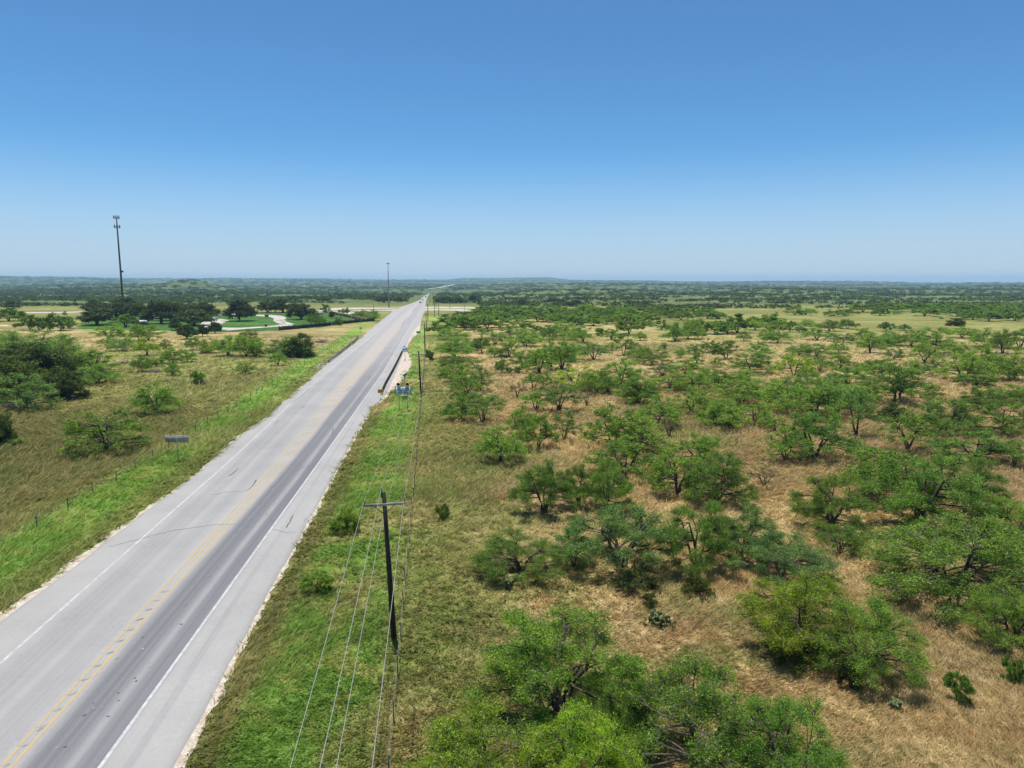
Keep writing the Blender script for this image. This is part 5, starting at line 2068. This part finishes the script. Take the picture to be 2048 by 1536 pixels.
board_fence([(558, 660.5), (600, 657), (640, 653), (690, 647.5), (722, 644), (749, 642)], 1.55, 'dark_wood', 'dark board fence along the near edge of the park lawn', .25, 2)
board_fence([(646, 625), (668, 629), (690, 633.5), (705, 637), (718, 640.5), (734, 644)], 1.7, 'fence_wood', 'gappy brown board fence slanting behind the lawn to the dark fence corner', .6, 4)
for i, (px, py, w_, tp_, lb) in enumerate(((573, 659, 11, 654, 'dark bush growing over the left end of the dark board fence'), (610, 656, 10, 651.5, 'dark bush over the dark board fence, second from its left end'), (647, 652, 10, 647, 'dark bush over the dark board fence below the round lawn tree'),
                                          (679, 650, 9, 643, 'tallest dark bush on the dark board fence'), (712, 645, 10, 640, 'dark bush near the road end of the dark board fence'))):
    g = gp(px, py)
    tr_, cr_, ext, ht = TREES['b_mid'][i % 4]
    root = thing('bush', g, lb, 'bush', 'bushes along the park fence', i * 1.3)
    s = w_ * depth(g) / FPX / ext
    root.scale = (s, s * .6, max(.5, z_at(g, tp_)) / ht)
    link('trunk', tr_, root)
    link('crown', cr_, root).color = (.024, .034, .016, 1)
g = gp(532, 653.5)
t = thing('rubbish_bin', g, 'small black bin standing on the lawn inside the driveway loop', 'bin')
m = MB()
m.lathe([(.45, 0), (.52, .9), (.54, 1.0)], 12)
m.build('drum', 'black', t, True)
m = MB()
m.lathe([(.56, 1.0), (.5, 1.08), (.1, 1.15)], 12)
m.build('lid', 'dark_steel', t, True)
g = gp(533.5, 635)
t = thing('notice_board', g, 'brown notice board beside the driveway bend', 'notice board')
m = MB()
m.box((0, 0, 1.0), (2.2, .12, 1.1))
m.build('panel', 'fence_wood', t)
for s_ in (-1, 1):
    m = MB()
    m.box((s_ * .95, .1, .8), (.12, .12, 1.7))
    m.build('post', 'dark_wood', t)
for px, py, lb in ((604, 574.3, 'tiny distant white building among the scrub, left one of a pair'), (609, 574.3, 'tiny distant white building among the scrub, right one of a pair')):
    g = gp(px, py)
    t = thing('farm_building', g, lb, 'building', 'distant white buildings')
    W = 4.2 * g.y / FPX
    hh_ = 1.7 * g.y / FPX
    m = MB()
    m.box((0, 0, hh_ / 2), (W, W * .6, hh_))
    m.build('wall', 'white', t)
    m = MB()
    m.add([(-W / 2 - .3, -W * .34, hh_), (W / 2 + .3, -W * .34, hh_), (W / 2 + .3, 0, hh_ * 1.5), (-W / 2 - .3, 0, hh_ * 1.5), (-W / 2 - .3, W * .34, hh_), (W / 2 + .3, W * .34, hh_)], [(0, 1, 2, 3), (3, 2, 5, 4), (0, 4, 5, 1)], [(0, 3, 4), (1, 5, 2)])
    m.build('roof', 'roof_metal', t)

# ------------------------------------------------------------------ vehicles


def car(g, paint, label, away, tall=1.5):
    t = thing('car', g + Vector((0, 0, ROAD_Z + .01)), label, 'car', 'cars on the highway', DIRC + (0 if away else math.pi))
    m = MB()
    prof = [(-2.2, .35), (-2.25, .75), (-2.0, .95), (-1.0, 1.0), (1.2, 1.0), (2.1, .88), (2.28, .6), (2.2, .35)]
    hw = .9
    vs = [(-hw, y_, z_) for y_, z_ in prof] + [(hw, y_, z_) for y_, z_ in prof]
    n = len(prof)
    cl, cr = (-hw, 0, .6), (hw, 0, .6)
    vs += [cl, cr]
    m.add(vs, [(i, (i + 1) % n, n + (i + 1) % n, n + i) for i in range(n)], [((i + 1) % n, i, 2 * n) for i in range(n)] + [(n + i, n + (i + 1) % n, 2 * n + 1) for i in range(n)])
    m.build('body', paint, t)
    m = MB()
    lo, hi = .995, tall
    m.add([(-.82, -1.7, lo), (.82, -1.7, lo), (.82, 1.0, lo), (-.82, 1.0, lo), (-.66, -1.2, hi), (.66, -1.2, hi), (.66, .35, hi), (-.66, .35, hi)], [(0, 1, 5, 4), (1, 2, 6, 5), (2, 3, 7, 6), (3, 0, 4, 7)])
    m.build('windows', 'glass', t)
    m = MB()
    m.box((0, -.43, hi + .025), (1.36, 1.6, .06), None, .05)
    m.build('roof', paint, t)
    for sx_ in (-1, 1):
        for yy in (-1.35, 1.4):
            m = MB()
            m.tube([(sx_ * .72, yy, .33), (sx_ * .93, yy, .33)], .33, 12)
            m.build('wheel', 'tyre', t)


DIRC = R(6.5)
car(gp(840.5, 606.5), 'car_dark', 'dark car on the highway just beyond the junction, nearest of the traffic', False)
car(gp(845.3, 602.0), 'car_white', 'white vehicle behind the nearest dark car on the highway', False, 1.9)
car(gp(851.3, 595.0), 'car_dark', 'dark car farthest up the highway', True)

# ------------------------------------------------------------------ cactus, brush, weeds


def pear(g, w, h, label, seed):
    r_ = random.Random(seed)
    t = thing('prickly_pear', g, label, 'cactus', 'prickly pear cactuses in the grass')
    m = MB()
    pads = [(Vector((r_.gauss(0, w * .15), r_.gauss(0, w * .11), -.05)), r_.uniform(0, 3.1)) for i in range(int(14 + w * 14))]
    k_ = 0
    while pads and k_ < 170:
        p_, a = pads.pop(0)
        k_ += 1
        L_, W_ = r_.uniform(.22, .34), r_.uniform(.09, .14)
        tilt = r_.gauss(0, .5)
        up = Vector((math.sin(tilt) * math.cos(a), math.sin(tilt) * math.sin(a), math.cos(tilt)))
        sd_ = Vector((-math.sin(a), math.cos(a), 0))
        nn = up.cross(sd_) * .035
        ring = []
        for i in range(8):
            th = 2 * math.pi * i / 8
            ring.append(p_ + up * (L_ / 2 + L_ / 2 * math.sin(th)) + sd_ * W_ * math.cos(th) * (1 if math.sin(th) > -.3 else .7))
        c_ = p_ + up * L_ / 2
        m.add(ring + [c_ + nn, c_ - nn], [], [(i, (i + 1) % 8, 8) for i in range(8)] + [((i + 1) % 8, i, 9) for i in range(8)])
        if p_.z + L_ < h:
            for s_ in range(r_.choice((1, 2))):
                pads.append((p_ + up * L_ * .93 + sd_ * r_.gauss(0, .07), r_.uniform(0, 3.1)))
    m.build('cactus_pads', 'cactus', t)


for i, (px, py, w_, h_, lb) in enumerate(((1318, 1252, 2.2, .8, 'wide prickly pear clump on tan grass behind the big foreground mesquite'), (1018, 1178, .6, .5, 'small dark prickly pear below the low mesquite of the middle row'),
                                         (1790, 1420, .7, .4, 'low pale prickly pear in the lower right grass'), (1890, 905, 1.2, .8, 'prickly pear under the dense dark domed mesquite'))):
    pear(gp(px, py), w_, h_, lb, 40 + i)
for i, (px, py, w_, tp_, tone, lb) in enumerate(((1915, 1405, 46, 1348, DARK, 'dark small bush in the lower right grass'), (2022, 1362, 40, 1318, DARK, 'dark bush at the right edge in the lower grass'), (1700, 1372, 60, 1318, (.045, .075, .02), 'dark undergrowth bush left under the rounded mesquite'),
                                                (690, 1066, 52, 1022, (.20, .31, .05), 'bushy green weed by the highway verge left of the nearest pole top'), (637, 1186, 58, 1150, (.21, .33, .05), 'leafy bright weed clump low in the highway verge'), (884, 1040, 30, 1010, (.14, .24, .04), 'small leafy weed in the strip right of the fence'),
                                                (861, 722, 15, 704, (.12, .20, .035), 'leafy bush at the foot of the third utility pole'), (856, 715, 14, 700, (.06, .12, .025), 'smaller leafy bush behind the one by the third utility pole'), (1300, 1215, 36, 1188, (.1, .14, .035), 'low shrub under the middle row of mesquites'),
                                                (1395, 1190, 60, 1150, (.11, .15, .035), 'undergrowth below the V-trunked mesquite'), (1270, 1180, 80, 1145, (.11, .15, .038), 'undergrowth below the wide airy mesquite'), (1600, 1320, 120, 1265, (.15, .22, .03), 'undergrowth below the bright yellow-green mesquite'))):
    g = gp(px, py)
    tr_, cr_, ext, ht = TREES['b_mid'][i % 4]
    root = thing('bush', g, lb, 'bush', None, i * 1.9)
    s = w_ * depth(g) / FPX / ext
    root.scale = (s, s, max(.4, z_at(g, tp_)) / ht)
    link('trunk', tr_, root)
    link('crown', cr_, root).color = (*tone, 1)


def brush(g, w, h, label, seed):
    r_ = random.Random(seed)
    t = thing('brush_pile', g, label, 'brush pile', 'brush piles in the grass')
    m = MB()
    for i in range(int(40 * w)):
        a = r_.uniform(0, 3.14)
        c_ = Vector((r_.gauss(0, w * .25), r_.gauss(0, w * .2), abs(r_.gauss(0, h * .4))))
        L_ = r_.uniform(.4, 1.0) * w * .3
        d_ = Vector((math.cos(a) * L_, math.sin(a) * L_, r_.gauss(0, .25)))
        m.tube([c_ - d_, c_ + Vector((0, 0, .06)), c_ + d_], [.035, .04, .015], 4, False)
    m.build('branches', 'stick', t)


for i, (px, py, w_, h_, lb) in enumerate(((641, 685, 4.0, .8, 'grey brush pile in the hay beyond the left guardrail'), (408, 768, 2.2, .9, 'bleached dead branches beside the small dark upright bush'), (1007, 714, 3.0, .7, 'dark brush pile before the small spreading mesquite'),
                                         (248, 727, 3.0, .5, 'grey brush pile in the left meadow'), (310, 745, 2.4, .5, 'grey brush heap left of the low meadow mesquites'), (30, 815, 4.0, 1.4, 'dead grey branches before the dark cedars'), (410, 706, 3.0, .8, 'grey fallen branches left of the mesquite bank'))):
    brush(gp(px, py), w_, h_, lb, 70 + i)

# ------------------------------------------------------------------ haze: even pale air round the whole scene
hb = MB()
hb.box((0, 4250, 20), (25000, 12900, 112))
k = NT('haze air')
vol = k.n('ShaderNodeVolumePrincipled')
vol.inputs['Color'].default_value = (.46, .70, 1.0, 1)
vol.inputs['Density'].default_value = 1.0e-4
vol.inputs['Anisotropy'].default_value = 0.0
k.t.links.new(vol.outputs[0], k.out.inputs['Volume'])
MATS['haze'] = k.m
o_ = hb.build('haze', 'haze')
tag(o_, 'faint blue haze over the distant plain', 'haze', kind='stuff')
